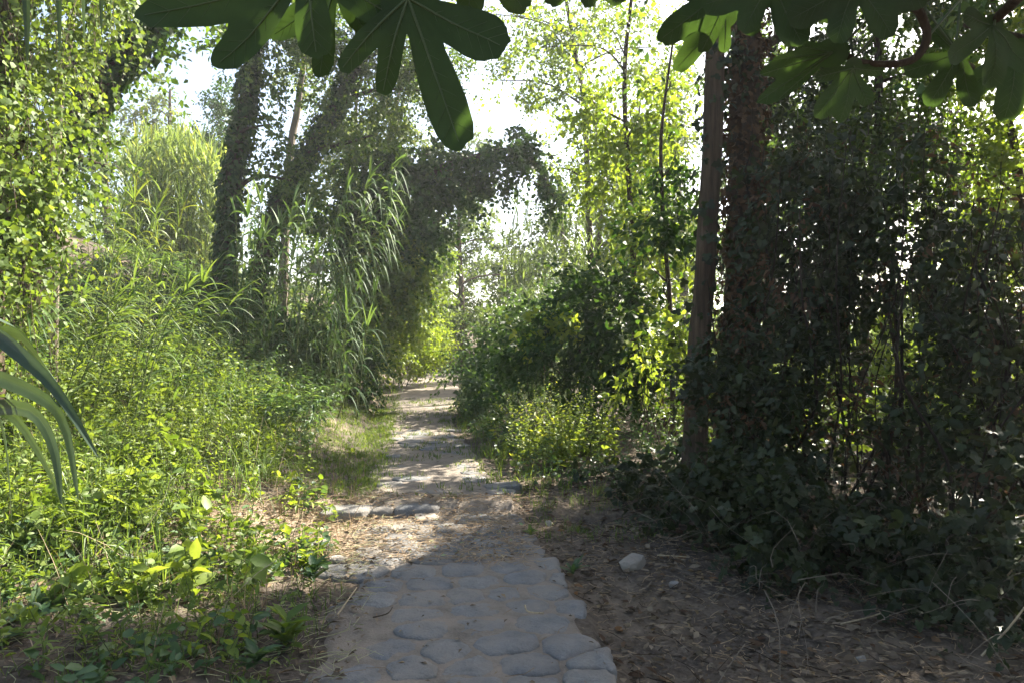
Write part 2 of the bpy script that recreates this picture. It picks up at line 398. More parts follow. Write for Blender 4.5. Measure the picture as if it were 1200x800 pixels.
def limbs(parent, p, r, blobs, mat, frac=.3, skip=0):
    """a branch from the trunk to each clump of foliage"""
    for b in blobs[skip:]:
        c = b[0]; d = np.linalg.norm(p - c, axis=1) + np.clip(p[:, 2] - c[2] + .3, 0, None) * 1.5; i = int(d.argmin())
        mid = .5 * (p[i] + c) + UP * .12 * np.linalg.norm(p[i] - c) + R.normal(size=3) * .08
        g = Geo(); r0 = max(r[i] * .55, .012); trunk(g, [p[i], mid, c + (c - p[i]) * .2], [r0, r0 * .6, r0 * .2], mat, 6, 10, .05)
        g.build('branch', parent)

# ------------------------------------------------------------------ ground and path
def axis_lines(parts):
    out = []
    for a, b, s in parts: out += list(np.arange(a, b, s))
    return np.array(out + [parts[-1][1]])
gx = axis_lines([(-900, -100, 80), (-100, -30, 5), (-30, -8, .6), (-8, -4, .25), (-4, 4.5, .075), (4.5, 10, .25), (10, 30, .8), (30, 100, 5), (100, 900, 80)])
gy = axis_lines([(-300, -30, 30), (-30, -4, 2), (-4, 2, .4), (2, 8, .07), (8, 14, .16), (14, 30, .4), (30, 100, 2.5), (100, 1200, 90)])
X, Y_ = np.meshgrid(gx, gy); Z = height(X, Y_)
near = (np.abs(X) < 6) & (Y_ > 1) & (Y_ < 12)
Z = Z + near * R.normal(size=Z.shape) * .006
nx, ny = len(gx), len(gy)
i = (np.arange(ny - 1)[:, None] * nx + np.arange(nx - 1)[None]).ravel()
dusty_sunlit = np.exp(-(((X + 1.55) / .95) ** 2 + ((Y_ - 5.6) / .85) ** 2)) * 1.1 + .12 * np.exp(-((X - pr(Y_) - .25) / .5) ** 2) * (Y_ < 7) + .25 * (R.random(X.shape) - .5)  # pale straw dust, with the sun on the dirt patch painted in
g = Geo(); g.add(np.stack([X, Y_, Z], -1), np.concatenate([np.stack([i, i + 1, i + nx], -1), np.stack([i + 1, i + nx + 1, i + nx], -1)]), np.clip(dusty_sunlit, 0, 1).ravel(), 'soil')
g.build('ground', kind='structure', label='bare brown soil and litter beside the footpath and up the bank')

ys = axis_lines([(-3, 2.4, .3), (2.4, 8, .05), (8, 14, .12), (14, 60, .5)]); K = 22
e1 = .05 * np.sin(ys * 3.1) + .04 * np.sin(ys * 7.3 + 1) + .02 * np.sin(ys * 17); e2 = .03 * np.sin(ys * 2.7 + 2) + .02 * np.sin(ys * 11)
s = np.linspace(-.04, 1.04, K); l = pl(ys) + e1; r = pr(ys) + e2 - .02
px = l[:, None] + (r - l)[:, None] * s[None]; py = np.repeat(ys[:, None], K, 1)
pz = zpath(py) + bumps(px, py) * .3 + .016 + R.normal(size=px.shape) * .0025
edge = np.minimum(s + .04, 1.04 - s)[None]; pz = np.where(edge < .001, height(px, py) - .05, np.maximum(pz, height(px, py) + .004 + 0 * pz))
i = (np.arange(len(ys) - 1)[:, None] * K + np.arange(K - 1)[None]).ravel()
g = Geo(); g.add(np.stack([px, py, pz], -1), np.concatenate([np.stack([i, i + 1, i + K], -1), np.stack([i + 1, i + K + 1, i + K], -1)]), .5, 'path_dirt')
path = g.build('footpath', kind='structure', label='old stone-paved footpath that steps up and bends out of sight')

def stone_obj(name, x, y, z, w, l, h, rot, mat, parent, lump=.12, n=16):
    a = np.arange(n) * 2 * math.pi / n; e = R.uniform(2.4, 4.5)
    rr = 1 / (np.abs(np.cos(a)) ** e + np.abs(np.sin(a)) ** e) ** (1 / e) * (1 + R.normal(size=n) * .05)
    ox, oy = np.cos(a) * rr * w / 2, np.sin(a) * rr * l / 2
    rings = [(1.0, -h), (1.0, -.012), (.95, -.004), (.80, 0), (.45, .002)]
    v = []
    for k, dz in rings: v.append(np.stack([ox * k, oy * k, np.full(n, dz) + (R.normal(size=n) * .0035 if dz > -.02 else 0)], 1))
    v = np.concatenate(v + [np.array([[0, 0, R.normal() * .003 + .003]])])
    f = []
    for q in range(len(rings) - 1):
        for j in range(n):
            A, B_ = q * n + j, q * n + (j + 1) % n; f += [(A, B_, A + n), (B_, B_ + n, A + n)]
    q = (len(rings) - 1) * n
    f += [(q + j, q + (j + 1) % n, len(v) - 1) for j in range(n)]
    tx, ty = R.normal() * .02, R.normal() * .02
    v[:, 2] += v[:, 0] * tx + v[:, 1] * ty
    g = Geo(); g.add(v, f, .5, mat); o = g.build(name, None); o.location = (x, y, z); o.rotation_euler = (0, 0, rot); o.parent = parent
    return o
def clip(poly, n_, d_):
    out = []
    for q in range(len(poly)):
        p0, p1 = poly[q], poly[(q + 1) % len(poly)]; k0, k1 = p0 @ n_ - d_, p1 @ n_ - d_
        if k0 <= 0: out.append(p0)
        if k0 * k1 < 0: out.append(p0 + (p1 - p0) * (k0 / (k0 - k1)))
    return np.array(out)
def paving_stone(poly, z, mat, parent, gap=.007, h=.12):
    c = poly.mean(0); per = np.linalg.norm(np.roll(poly, -1, 0) - poly, axis=1); cum = np.concatenate([[0], np.cumsum(per)]); n = 24
    q = np.interp(np.linspace(0, cum[-1], n, endpoint=False), cum, np.arange(len(poly) + 1)); i_ = q.astype(int); f_ = (q - i_)[:, None]
    e = poly[i_ % len(poly)] * (1 - f_) + poly[(i_ + 1) % len(poly)] * f_
    for _ in range(1): e = .25 * np.roll(e, 1, 0) + .5 * e + .25 * np.roll(e, -1, 0)
    e = e + R.normal(size=e.shape) * .006; w_ = np.linalg.norm(e - c, axis=1, keepdims=True); e = c + (e - c) * np.maximum(1 - gap / w_, .5)
    tilt = R.normal(size=2) * .018; gap = gap * R.uniform(.5, 1.8); lump = R.uniform(.003, .006); ph = R.random(4) * 6.28; vv = []
    for k_, dz in ((1.0, -h), (1.0, -.018), (.93, -.008), (.80, .0), (.55, .006), (.28, .008)):
        p2 = c + (e - c) * k_; zz = dz + (p2 - c) @ tilt + lump * (np.sin(p2[:, 0] * 31 + ph[0]) * np.sin(p2[:, 1] * 27 + ph[1]) + .5 * np.sin(p2[:, 0] * 67 + ph[2]) * np.sin(p2[:, 1] * 59 + ph[3])) + R.normal(size=n) * .0012
        vv.append(np.concatenate([p2 - c, zz[:, None]], 1))
    v = np.concatenate(vv + [np.array([[0, 0, .009]])]); f = []
    for q in range(5):
        for j in range(n):
            A, B_ = q * n + j, q * n + (j + 1) % n; f += [(A, B_, A + n), (B_, B_ + n, A + n)]
    f += [(5 * n + j, 5 * n + (j + 1) % n, len(v) - 1) for j in range(n)]
    g = Geo(); g.add(v, f, .5, mat); o = g.build('stone', None); o.location = (c[0], c[1], z); o.parent = parent
seeds = []; y = 2.2
while y < 6.15:
    row = R.uniform(.21, .30); x = float(pl(y)) - R.uniform(0, .2)
    while x < float(pr(y)) + .1:
        w = R.uniform(.20, .40); seeds.append((x + w / 2, y + row / 2 + (x + .25) * .14 + R.normal() * .03)); x += w
    y += row
seeds = np.array(seeds)
for q, sd in enumerate(seeds):
    if not (pl(sd[1]) - .02 < sd[0] < pr(sd[1]) + .06) or sd[1] < 2.3 or sd[1] > 6.2: continue
    poly = np.array([[-.5, -.5], [.5, -.5], [.5, .5], [-.5, .5]]) + sd
    for o_ in seeds:
        dv = o_ - sd; dd = np.linalg.norm(dv)
        if 1e-6 < dd < .9: poly = clip(poly, dv / dd, (o_ + sd) @ (dv / dd) / 2)
        if len(poly) < 3: break
    if len(poly) < 3: continue
    poly = clip(poly, np.array([1.0, 0]), float(pr(sd[1])) + .035 + R.normal() * .02)
    if len(poly) < 3: continue
    sunk = sd[0] < pl(sd[1]) + .28
    if sunk and R.random() < .5: continue
    paving_stone(poly, float(zpath(sd[1])) + (.0245 if not sunk else .018) + R.normal() * .004, 'stone', path)
y = 6.75
while y < 11.0:                                     # beyond the step: fewer stones show through the dust and the grass
    row = R.uniform(.24, .34); L0, R0 = float(pl(y)), float(pr(y)); x = L0 + R.uniform(0, .3)
    while x < R0 - .15:
        w = R.uniform(.22, .42)
        if R.random() < .55:
            stone_obj('stone', x + w / 2, y, float(zpath(y)) + .024 + R.normal() * .006, w - .03, row - .03, .10, .3 + R.normal() * .1, 'stone', path)
        x += w
    y += row
x = -1.60                                            # the worn edge of the low step
while x < -.30:
    w = R.uniform(.16, .40); yy = 6.27 + (x + 1.1) * .28
    poly = np.array([[x, yy - .14 + R.normal() * .02], [x + w, yy - .10 + R.normal() * .02], [x + w + R.normal() * .02, yy + .16], [x + R.normal() * .02, yy + .14]])
    paving_stone(poly, .088 + R.normal() * .008, 'stone', path, .001, .16)
    x += w
for (u, v, sz) in ((432, 652, .22), (372, 640, .16), (470, 622, .2), (398, 660, .14), (500, 610, .24)):   # rounded stones in the sunlit dirt
    yy = CAMZ * F / (v - 400); q = P(u, v, yy)
    stone_obj('stone', q[0], q[1], float(height(q[0], q[1])) + .045, sz, sz * .8, .1, R.random() * 3, 'pale_stone', path)

# the pale lump of rock on the soil right of the path
def rock(name, label, c, dims, rot, mat, seed):
    bm = bmesh.new(); bmesh.ops.create_icosphere(bm, subdivisions=3, radius=1); rg = np.random.default_rng(seed)
    pl_ = [(unit(rg.normal(size=3)), rg.uniform(.35, .75)) for _ in range(11)]
    for v in bm.verts:
        p = np.array(v.co)
        for n_, d_ in pl_:
            k = p @ n_ - d_
            if k > 0: p = p - n_ * k * .92
        v.co = p * dims
    me = bpy.data.meshes.new(name); bm.to_mesh(me); bm.free(); me.materials.append(MAT[mat])
    o = bpy.data.objects.new(name, me); C.objects.link(o); o.location = c; o.rotation_euler = rot; o['label'] = label; o['category'] = 'rock'; return o
q = P(742, 662, 4.95); rock('rock', 'pale grey angular rock lying on the shaded soil right of the path', (q[0], q[1], float(height(q[0], q[1])) + .045), (.125, .085, .085), (.2, -.35, .5), 'pale_stone', 3)
for (u, v, s_, lb) in ((645, 616, .045, 'small grey rock tucked beside the path edge at the step'), (1010, 768, .03, 'small pale pebble on dark soil near the lower right corner'), (790, 690, .035, 'small grey stone on the litter beyond the pale angular rock')):
    yy = 1.55 * F / (v - 400); q = P(u, v, yy); rock('rock', lb, (q[0], q[1], float(height(q[0], q[1])) + s_ * .4), (s_ * 1.3, s_, s_ * .8), (0, .2, 1), 'pale_stone', int(u))

# ------------------------------------------------------------------ ground cover (nobody could count it)
def ground_pts(n, x0, x1, y0, y1, fn=None):
    x = R.uniform(x0, x1, n); y = R.uniform(y0, y1, n)
    if fn is not None: k = fn(x, y) > R.random(n); x, y = x[k], y[k]
    return np.stack([x, y, height(x, y)], 1)
def patch(x, y, s=1.0):
    return np.clip(.5 + .5 * np.sin(x * 1.9 * s + 1) * np.sin(y * 1.6 * s + x * .7) + .4 * np.sin(x * 4.1 * s - y * 3.3 * s), 0, 1)

# litter: dry leaves, straw and twigs
g = Geo()
def litter(n, fn, box, sz, mat, flat=.35):
    p = ground_pts(n, *box, fn); m_ = len(p); p[:, 2] += .006 + R.random(m_) * .02
    onp = (p[:, 0] > pl(p[:, 1]) - .1) & (p[:, 0] < pr(p[:, 1]) + .05); p[onp, 2] = zpath(p[onp, 1]) + .035 + R.random(onp.sum()) * .008
    a = R.random(m_) * 6.28; ax = np.stack([np.cos(a), np.sin(a), R.normal(size=m_) * .2], 1)
    s_ = sz * R.uniform(.5, 1.4, m_); leaves(g, p, ax, UP + R.normal(size=(m_, 3)) * flat, s_, s_ * R.uniform(.25, .6, m_), R.random(m_), mat, T_LN if sz > .06 else T_RH, cull=False)
def straw(n, fn, box, ln, mat='straw', w=.004):
    p = ground_pts(n, *box, fn); m_ = len(p); p[:, 2] += .012 + R.random(m_) * .025
    onp = (p[:, 0] > pl(p[:, 1]) - .1) & (p[:, 0] < pr(p[:, 1]) + .05); p[onp, 2] = zpath(p[onp, 1]) + .038 + R.random(onp.sum()) * .01
    a = R.random(m_) * 6.28; d = np.stack([np.cos(a), np.sin(a), R.normal(size=m_) * .10], 1)
    pp, _ = curve_pts(p, unit(d), ln * R.uniform(.3, 1.5, m_), np.zeros(m_), np.linspace(0, 1, 3), R.normal(size=(m_, 3)) * [1, 1, .1] * 2)
    stems(g, pp, w * .5 * R.uniform(.5, 1.5, m_), w * .3, mat, 3, R.random())
right = lambda x, y: (x > pr(y) + .05) * 1.0
left = lambda x, y: (x < pl(y) + .15) * 1.0
onpath = lambda x, y: ((x > pl(y)) & (x < pr(y))) * 1.0
litter(7000, right, (.1, 4.6, 2.6, 7.5), .04, 'dry', .6); litter(2200, right, (.1, 4.4, 2.6, 6.5), .062, 'dry', .6); litter(1200, right, (.0, 6, 2.6, 9), .07, 'rust')
litter(2600, left, (-2.6, -.7, 3, 6.8), .045, 'dry'); litter(260, onpath, (-1.4, .5, 2.6, 9), .035, 'dry'); litter(2600, None, (-2.4, .1, 4.8, 6.6), .035, 'straw')
straw(3000, right, (.1, 4.6, 2.6, 7.5), .08); straw(1500, left, (-2.6, -.6, 3, 6.8), .12); straw(2200, None, (-2.5, .2, 4.8, 6.5), .12); straw(60, onpath, (-1, .5, 2.6, 6), .09)
straw(900, right, (.1, 4.6, 2.6, 7.5), .22, 'stem_dark', .006)
g.build('leaf_litter', kind='stuff', label='dry leaves, straw and twigs strewn over soil and path')

# grass
def tufts(g, p, per, L, w, mat, droop=.45, spread=.45, **kw):
    m_ = len(p); o = np.repeat(p, per, 0) + R.normal(size=(m_ * per, 3)) * [.03, .03, 0]
    a = R.random(m_ * per) * 6.28; t = np.abs(R.normal(size=m_ * per)) * spread
    d = np.stack([np.cos(a) * np.sin(t), np.sin(a) * np.sin(t), np.cos(t)], 1)
    blades(g, o, d, L * R.uniform(.4, 1.3, m_ * per), w, mat, droop=droop * R.uniform(.3, 1.5, m_ * per), segs=3, **kw)
g = Geo()
fn = lambda x, y: left(x, y) * np.clip((y - 6.2) * 2, 0, 1) * .9
tufts(g, ground_pts(4200, -3.9, -1.3, 6.3, 14, fn), 9, .12, .009, 'grass', droop=.7)
fn = lambda x, y: left(x, y) * patch(x, y) * np.clip((pl(y) - x) / .6 + .1, 0, 1)
tufts(g, ground_pts(1100, -5, -.8, 3.0, 6.6, fn), 8, .15, .006, 'grass')
fn = lambda x, y: onpath(x, y) * np.clip((patch(x, y, 1.7) > .5) * .8 + np.clip(.35 - np.minimum(x - pl(y), pr(y) - x), 0, .3) * 2, 0, 1)
tufts(g, ground_pts(1700, -3.2, 0, 6.5, 16, fn), 10, .12, .009, 'grass')
tufts(g, ground_pts(1200, -5, 0, 14, 26, lambda x, y: left(x, y) * .7), 8, .25, .012, 'grass')
nonettle = lambda x, y: 1.0 - (((x - .62) / .85) ** 2 + ((y - 8.4) / .75) ** 2 < 1)
fn = lambda x, y: right(x, y) * np.clip(1.3 - (x - pr(y)), 0, 1)
tufts(g, ground_pts(1500, -2, 1.6, 6.8, 20, fn), 9, .24, .010, 'grass')
tufts(g, ground_pts(220, -.2, 1.2, 5.6, 7.5, fn), 8, .12, .006, 'grass')
g.build('grass', kind='stuff', label='short grass along both edges of the footpath')

# weeds on the left bank: upright leafy stems, taller away from the path
g = Geo()
def weeds(p, hgt, n, size, mat, **kw):
    m_ = len(p); d = unit(UP + R.normal(size=(m_, 3)) * [.32, .32, 0]); hm = .45 + 1.25 * np.clip(patch(p[:, 0] * .8 + 7, p[:, 1] * .8, 1.0), 0, 1)
    sprays(g, p, d, hgt * hm * R.uniform(.5, 1.3, m_), n, size, mat, droop=.12, stem=.003, stem_mat='stem_green', cull=False, ub=.65, rb=.5, **kw)
dist = lambda x, y: pl(y) - x
bare = lambda x, y: (1 - .93 * ((y > 6.3) & (dist(x, y) < .95))) * (1.0 - np.exp(-(((x + 1.75) / .75) ** 4 + ((y - 5.75) / .62) ** 4)) * .95)
for lo, hi, n_, h_, k_, s_ in ((.15, .7, 900, .13, 8, .046), (.5, 1.4, 950, .30, 11, .060), (1.1, 2.6, 1100, .48, 13, .068), (2.2, 5.5, 1200, .62, 13, .078)):
    fn = lambda x, y: bare(x, y) * ((dist(x, y) > lo) & (dist(x, y) < hi)) * np.clip(patch(x, y, 1.3) + .35, 0, 1)
    p = ground_pts(n_ * 3, -7.5, -.8, 3.1, 9.5, fn)[:n_]
    h2 = len(p) // 2; weeds(p[:h2], h_, k_, s_ * 1.1, 'herb', mode='opposite', alpha=62, ratio=.40, tmpl=T_LN); weeds(p[h2:], h_ * 1.25, k_ + 6, s_ * .8, 'herb', mode='radial', alpha=50, ratio=.22, tmpl=T_RH)
fn = lambda x, y: bare(x, y) * (dist(x, y) > .2) * patch(x + 3, y, 1.1)
weeds(ground_pts(2400, -6, -1, 3.2, 9, fn)[:520], .30, 9, .085, 'yellowish', alpha=60, ratio=.6, tmpl=T_OV)
g.build('weeds', kind='stuff', label='sunlit leafy weeds covering the bank left of the footpath'); g = Geo()
weeds(ground_pts(1600, -5, -.9, 2.9, 6.5, fn)[:700], .12, 7, .075, 'bluegreen', alpha=70, ratio=.6, tmpl=T_OV, prof=False)
fn = lambda x, y: bare(x, y) * ((dist(x, y) > .5) & (dist(x, y) < 4.5)) * (patch(x + 1.3, y * 1.1 + 2, 1.0) > .55)
p = ground_pts(1500, -6, -1.3, 3.6, 8.5, fn)[:230]; weeds(p, .42, 9, .15, 'herb', alpha=62, ratio=.62, tmpl=T_OV)
fn = lambda x, y: bare(x, y) * ((dist(x, y) > .7) & (dist(x, y) < 4.5)) * (patch(x * 1.1 + 5, y + 1, 1.0) > .5)
p = ground_pts(1500, -6, -1.5, 4.4, 9, fn)[:260]; m_ = len(p)
sprays(g, p, unit(UP * .9 + R.normal(size=(m_, 3)) * [.55, .55, .1]), R.uniform(.35, .8, m_), 20, .12, 'herb', mode='pinnate', alpha=74, ratio=.24, droop=.35, stem=.004, stem_mat='stem_green', ub=1.0, rb=.25, prof='pin', cull=False)
p = ground_pts(700, -6, -1.3, 3.6, 8.5, lambda x, y: left(x, y) * 1.0)[:150]; m_ = len(p)
q_, _ = curve_pts(p, unit(UP + R.normal(size=(m_, 3)) * .4), R.uniform(.3, .9, m_), R.uniform(0, .3, m_), np.linspace(0, 1, 5), R.normal(size=(m_, 3))); stems(g, q_, .0028, .001, 'dry_cane', 3)
fn = lambda x, y: bare(x, y) * ((dist(x, y) > .9) & (dist(x, y) < 5)) * patch(x * .9 + 2, y + 4, 1.2)
p = ground_pts(2400, -6.5, -1.8, 4.0, 9.5, fn)[:680]; tufts(g, p, 9, .66, .011, 'reed', droop=.8, spread=.5, tb=.15)
p = ground_pts(700, -5.5, -1.2, 3.2, 7, lambda x, y: left(x, y) * .8)[:260]; tufts(g, p, 5, .30, .006, 'straw', droop=.4, spread=.6)
g.build('grass', kind='stuff', label='long arching grass, broad leaves and dry stems among the left bank weeds')
# shaded feathery growth higher up the bank
g = Geo()
p = ground_pts(5000, -7, -1.9, 8, 16, lambda x, y: ((dist(x, y) > .9) & (dist(x, y) < 5)) * .9)[:1200]
m_ = len(p); d = unit(UP * .8 + R.normal(size=(m_, 3)) * [.6, .6, .1])
sprays(g, p, d, R.uniform(.4, .95, m_), 22, .15, 'bluegreen', mode='pinnate', alpha=74, ratio=.22, droop=.35, stem=.004, stem_mat='stem_green', ub=1.2, rb=.2, prof='pin', cull=False)
p = ground_pts(4000, -6, -1.9, 8, 20, lambda x, y: ((dist(x, y) > .75) & (dist(x, y) < 3)) * .9)[:1200]
weeds(p, .42, 12, .06, 'bluegreen', mode='opposite', alpha=65, ratio=.5, tmpl=T_LN)
g.build('undergrowth', kind='stuff', label='shaded feathery bluish undergrowth on the bank below the ivy trunk')
# low growth on the right of the path
g = Geo()
edge_r = lambda x, y: x - pr(y)
p = ground_pts(6000, -2, 3, 7, 20, lambda x, y: nonettle(x, y) * ((edge_r(x, y) > .15) & (edge_r(x, y) < 2.4)) * .9)[:1250]
weeds(p, .42, 12, .06, 'bluegreen', mode='opposite', alpha=65, ratio=.5, tmpl=T_LN)
p = ground_pts(4000, .6, 5.5, 4.0, 8.5, lambda x, y: nonettle(x, y) * np.clip((edge_r(x, y) - .9 + (y - 5) * .35) * 1.2, 0, 1))[:480]
m_ = len(p); d = unit(UP * .7 + R.normal(size=(m_, 3)) * [.7, .7, .1])
sprays(g, p, d, R.uniform(.25, .6, m_), 7, .14, 'thicket', alpha=65, ratio=.62, tmpl=T_TF, droop=.4, stem=.003, stem_mat='stem_dark', ub=1.1, rb=.35, cull=False)
g.build('bramble_cover', kind='stuff', label='dark low brambles covering the shaded soil on the right')

# ------------------------------------------------------------------ trees and shrubs
def ground_at(u, Y):
    x = (u - 600) / F * Y; return np.array([x, Y, float(height(x, Y))])
def tree(name, label, cat, pts, radii, blobs, n, size, mat, bark='bark', L=.5, per=10, ivy=0, ivy_mat='ivy', ivy_size=.07, ivy_off=.08, ivy_lo=0, group=None, branch=True, vines=None, flare=.6, **kw):
    base = np.array(pts[0]); t = thing(name, label, cat, base, group)
    pts = [base - UP * .25] + [np.array(q) for q in pts[1:]]
    g = Geo(); p, r = trunk(g, pts, radii, bark, flare=flare); g.build('trunk', t)
    if branch and blobs: limbs(t, p, r, blobs, bark)
    if blobs:
        g = Geo(); crown(g, blobs, n, size, mat, L=L, per=per, **kw); g.build('crown', t)
    if ivy:
        g = Geo(); clad(g, p, r, int(ivy * 1.3), ivy_size * (1.25 if base[1] > 8 else 1.0), ivy_mat, ivy_off * (.8 if base[1] > 12 else 1.2), lo=ivy_lo, cull=False, tmpl=T_OV if base[1] > 8 else T_IV); g.build('ivy', t)
    return t, p, r
def shrub(name, label, cat, u, Y, blobs, n, size, mat, L=.5, per=10, nst=7, group=None, stem_r=.012, stem_mat='stem_dark', base=None, **kw):
    b0 = ground_at(u, Y) if base is None else base
    t = thing(name, label, cat, b0, group)
    for k in range(nst):
        b = blobs[k % len(blobs)]; c = b[0] + unit(R.normal(size=3)) * b[1] * .4
        g = Geo(); o = b0 + R.normal(size=3) * [.12, .12, 0] - UP * .05
        trunk(g, [o, .5 * (o + c) + UP * .15 + R.normal(size=3) * .08, c], [stem_r, stem_r * .7, stem_r * .3], stem_mat, 5, 8, .05); g.build('stem', t)
    g = Geo(); crown(g, blobs, n, size, mat, L=L, per=per, **kw); g.build('foliage', t)
    return t

# --- far left: ivy-curtained tree
b0 = ground_at(-30, 6.4)
bl = [B(0, 40, 6.2, 58, 110, .8), B(75, -50, 6.6, 55, 50, .6), B(20, 180, 6.0, 50, 90, .6), B(5, 270, 5.9, 40, 80, .5), B(128, -5, 7.0, 26, 34, .5), B(-60, 120, 6, 90, 200, .9)]
t, p, r = tree('ivy_tree', 'tree curtained in sunlit ivy at the left edge, above the reed blades', 'tree', [b0, P(-15, 250, 6.4), P(0, 60, 6.5), P(5, -180, 6.6), P(20, -420, 6.8)], [.17, .15, .13, .11, .08],
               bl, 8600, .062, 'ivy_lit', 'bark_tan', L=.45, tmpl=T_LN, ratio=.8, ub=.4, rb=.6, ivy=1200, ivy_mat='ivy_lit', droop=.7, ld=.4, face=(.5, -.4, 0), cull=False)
g = Geo()
top = np.concatenate([in_blob(b, 40, .2)[0] for b in (bl[0], bl[0], bl[1], bl[2], bl[3])]); hanging(g, top, R.uniform(.6, 1.8, len(top)), 18, .065, 'ivy_lit', tmpl=T_IV, ratio=.95, stem=.004, cull=False, face=(.5, -.5, 0)); g.build('hanging_ivy', t)

# --- dark trunk leaning right behind it
b0 = ground_at(20, 8.2)
t, p, r = tree('leaning_tree', 'dark leaning trunk with patchy ivy behind the ivy-curtained tree', 'tree', [b0, P(40, 260, 8.2), P(85, 150, 8.3), P(135, 75, 8.4), P(190, 15, 8.6), P(250, -120, 9)], [.15, .14, .12, .11, .09, .05],
     [B(150, 30, 8.5, 50, 50), B(200, -60, 8.8, 90, 60), B(50, 60, 8.6, 30, 40), B(115, 200, 8.4, 25, 40)], 2200, .08, 'ivy', 'stem_dark', ivy_mat='dark', ivy=1500, ivy_size=.09, ivy_off=.14, ivy_lo=.15, tmpl=T_OV, cull=False, droop=.4)
b0 = ground_at(62, 7.4)
t = thing('bare_sapling', 'slim grey bare sapling stem in front of the dark leaning trunk', 'sapling', b0)
g = Geo(); trunk(g, [b0 - UP * .2, P(66, 230, 7.4), P(70, 120, 7.4), P(84, 30, 7.4), P(90, -90, 7.5)], [.045, .04, .035, .028, .02], 'bark_grey', 8, 24); g.build('trunk', t)
g = Geo(); crown(g, [B(80, 10, 7.4, 40, 40), B(70, 75, 7.4, 25, 25)], 240, .08, 'yellowish', L=.4, tmpl=T_OV); g.build('crown', t)

# --- reeds
def reed_clump(name, label, bases, tops, Ls, mat, cat='reed', cane='stem_green', nl=14, w=.035, ll=.55, droop=.9, group=None, bend=.12, cr=.010, side=None, jitter=1.0, tb=0., up=.75, tips=True, single=True):
    """canes with long leaves set alternately, arching over; every cane is a part, the leaves of a cane its blades"""
    b0 = np.mean(bases, 0); b0[2] = float(height(b0[0], b0[1])); t = thing(name, label, cat, b0, group)
    allb = Geo()
    for o, q in zip(bases, tops):
        o = o - UP * .05; mid = .5 * (o + q) + UP * bend * np.linalg.norm(q - o) + R.normal(size=3) * .03
        pts = smooth_path([o, mid, q], 16); g = Geo(); stems(g, pts[None], cr, cr * .35, cane, 5); c = g.build('cane', t)
        k = np.linspace(3, 15, nl); i = np.minimum(k.astype(int), 14); f = (k - i)[:, None]; pp = pts[i] * (1 - f) + pts[i + 1] * f; tan = unit(pts[i + 1] - pts[i])
        a = np.arange(nl) * math.pi + R.normal(size=nl) * .5 * jitter + R.random() * 6.28
        s_ = np.stack([np.cos(a), np.sin(a), 0 * a], 1)
        if side is not None: s_ = s_ * .6 + np.asarray(side) * .7
        d = unit(tan * up + s_ * .8); lens = ll * R.uniform(.6, 1.15, nl) * (1.05 - .35 * np.linspace(0, 1, nl)); drs = droop * R.uniform(.6, 1.3, nl)
        if tips:
            pp = np.concatenate([pp, np.repeat(pts[-1:], 3, 0)]); d = np.concatenate([d, unit(tan[-1] + R.normal(size=(3, 3)) * .25)]); lens = np.append(lens, [ll * .8] * 3); drs = np.append(drs, [.25] * 3)
        if not single:
            blades(allb, pp, d, lens, w, mat, droop=drs, segs=5, stiff=2.2, tb=tb); continue
        for j in range(len(pp)):
            g = Geo(); blades(g, pp[j:j + 1], d[j:j + 1], lens[j:j + 1], w, mat, droop=drs[j:j + 1], segs=6, fold=.25, stiff=2.2, tb=tb)
            q_ = g.build('blade', None, tuple(b0)); q_.location = (0, 0, 0); q_.parent = c
    if not single: allb.build('foliage', t, kind='stuff')
    return t
def line_reeds(n, u0, u1, Y0, Y1, v0, v1, du=0., dv=20):
    Ys = R.uniform(Y0, Y1, n); u = R.uniform(u0, u1, n)
    bs = [ground_at(a, y) for a, y in zip(u, Ys)]; tp = [P(a + du + R.normal() * 14, R.uniform(v0, v1), y + R.normal() * .3) for a, y in zip(u, Ys)]
    return bs, tp
# arching giant reeds under the ivy trunk, in the middle left
bs, tp = line_reeds(20, 262, 350, 10.6, 12.0, 235, 320, 22)
reed_clump('giant_reed', 'giant reeds with pale drooping leaves at the foot of the ivied trunk', bs, tp, None, 'cane_leaf', nl=14, w=.055, ll=.62, droop=1.15, bend=.06, cr=.012)
bs = [ground_at(R.uniform(335, 390), 11.6 + R.normal() * .3) for _ in range(11)]; tp = [P(R.uniform(395, 470), R.uniform(195, 300), 11.4 + R.normal() * .4) for _ in range(11)]
reed_clump('giant_reed', 'giant reeds arching right in a comb of hanging leaves before the dark ivy arch', bs, tp, None, 'cane_leaf', nl=18, w=.05, ll=.58, droop=1.5, bend=.10, cr=.012, side=(.6, -.4, -.3))
bs, tp = line_reeds(16, 350, 420, 10.4, 11.6, 330, 385, 14)
reed_clump('giant_reed', 'short drooping reeds low on the shaded bank beside the ivied mound', bs, tp, None, 'cane_leaf', nl=9, w=.035, ll=.6, droop=1.2, bend=.1)
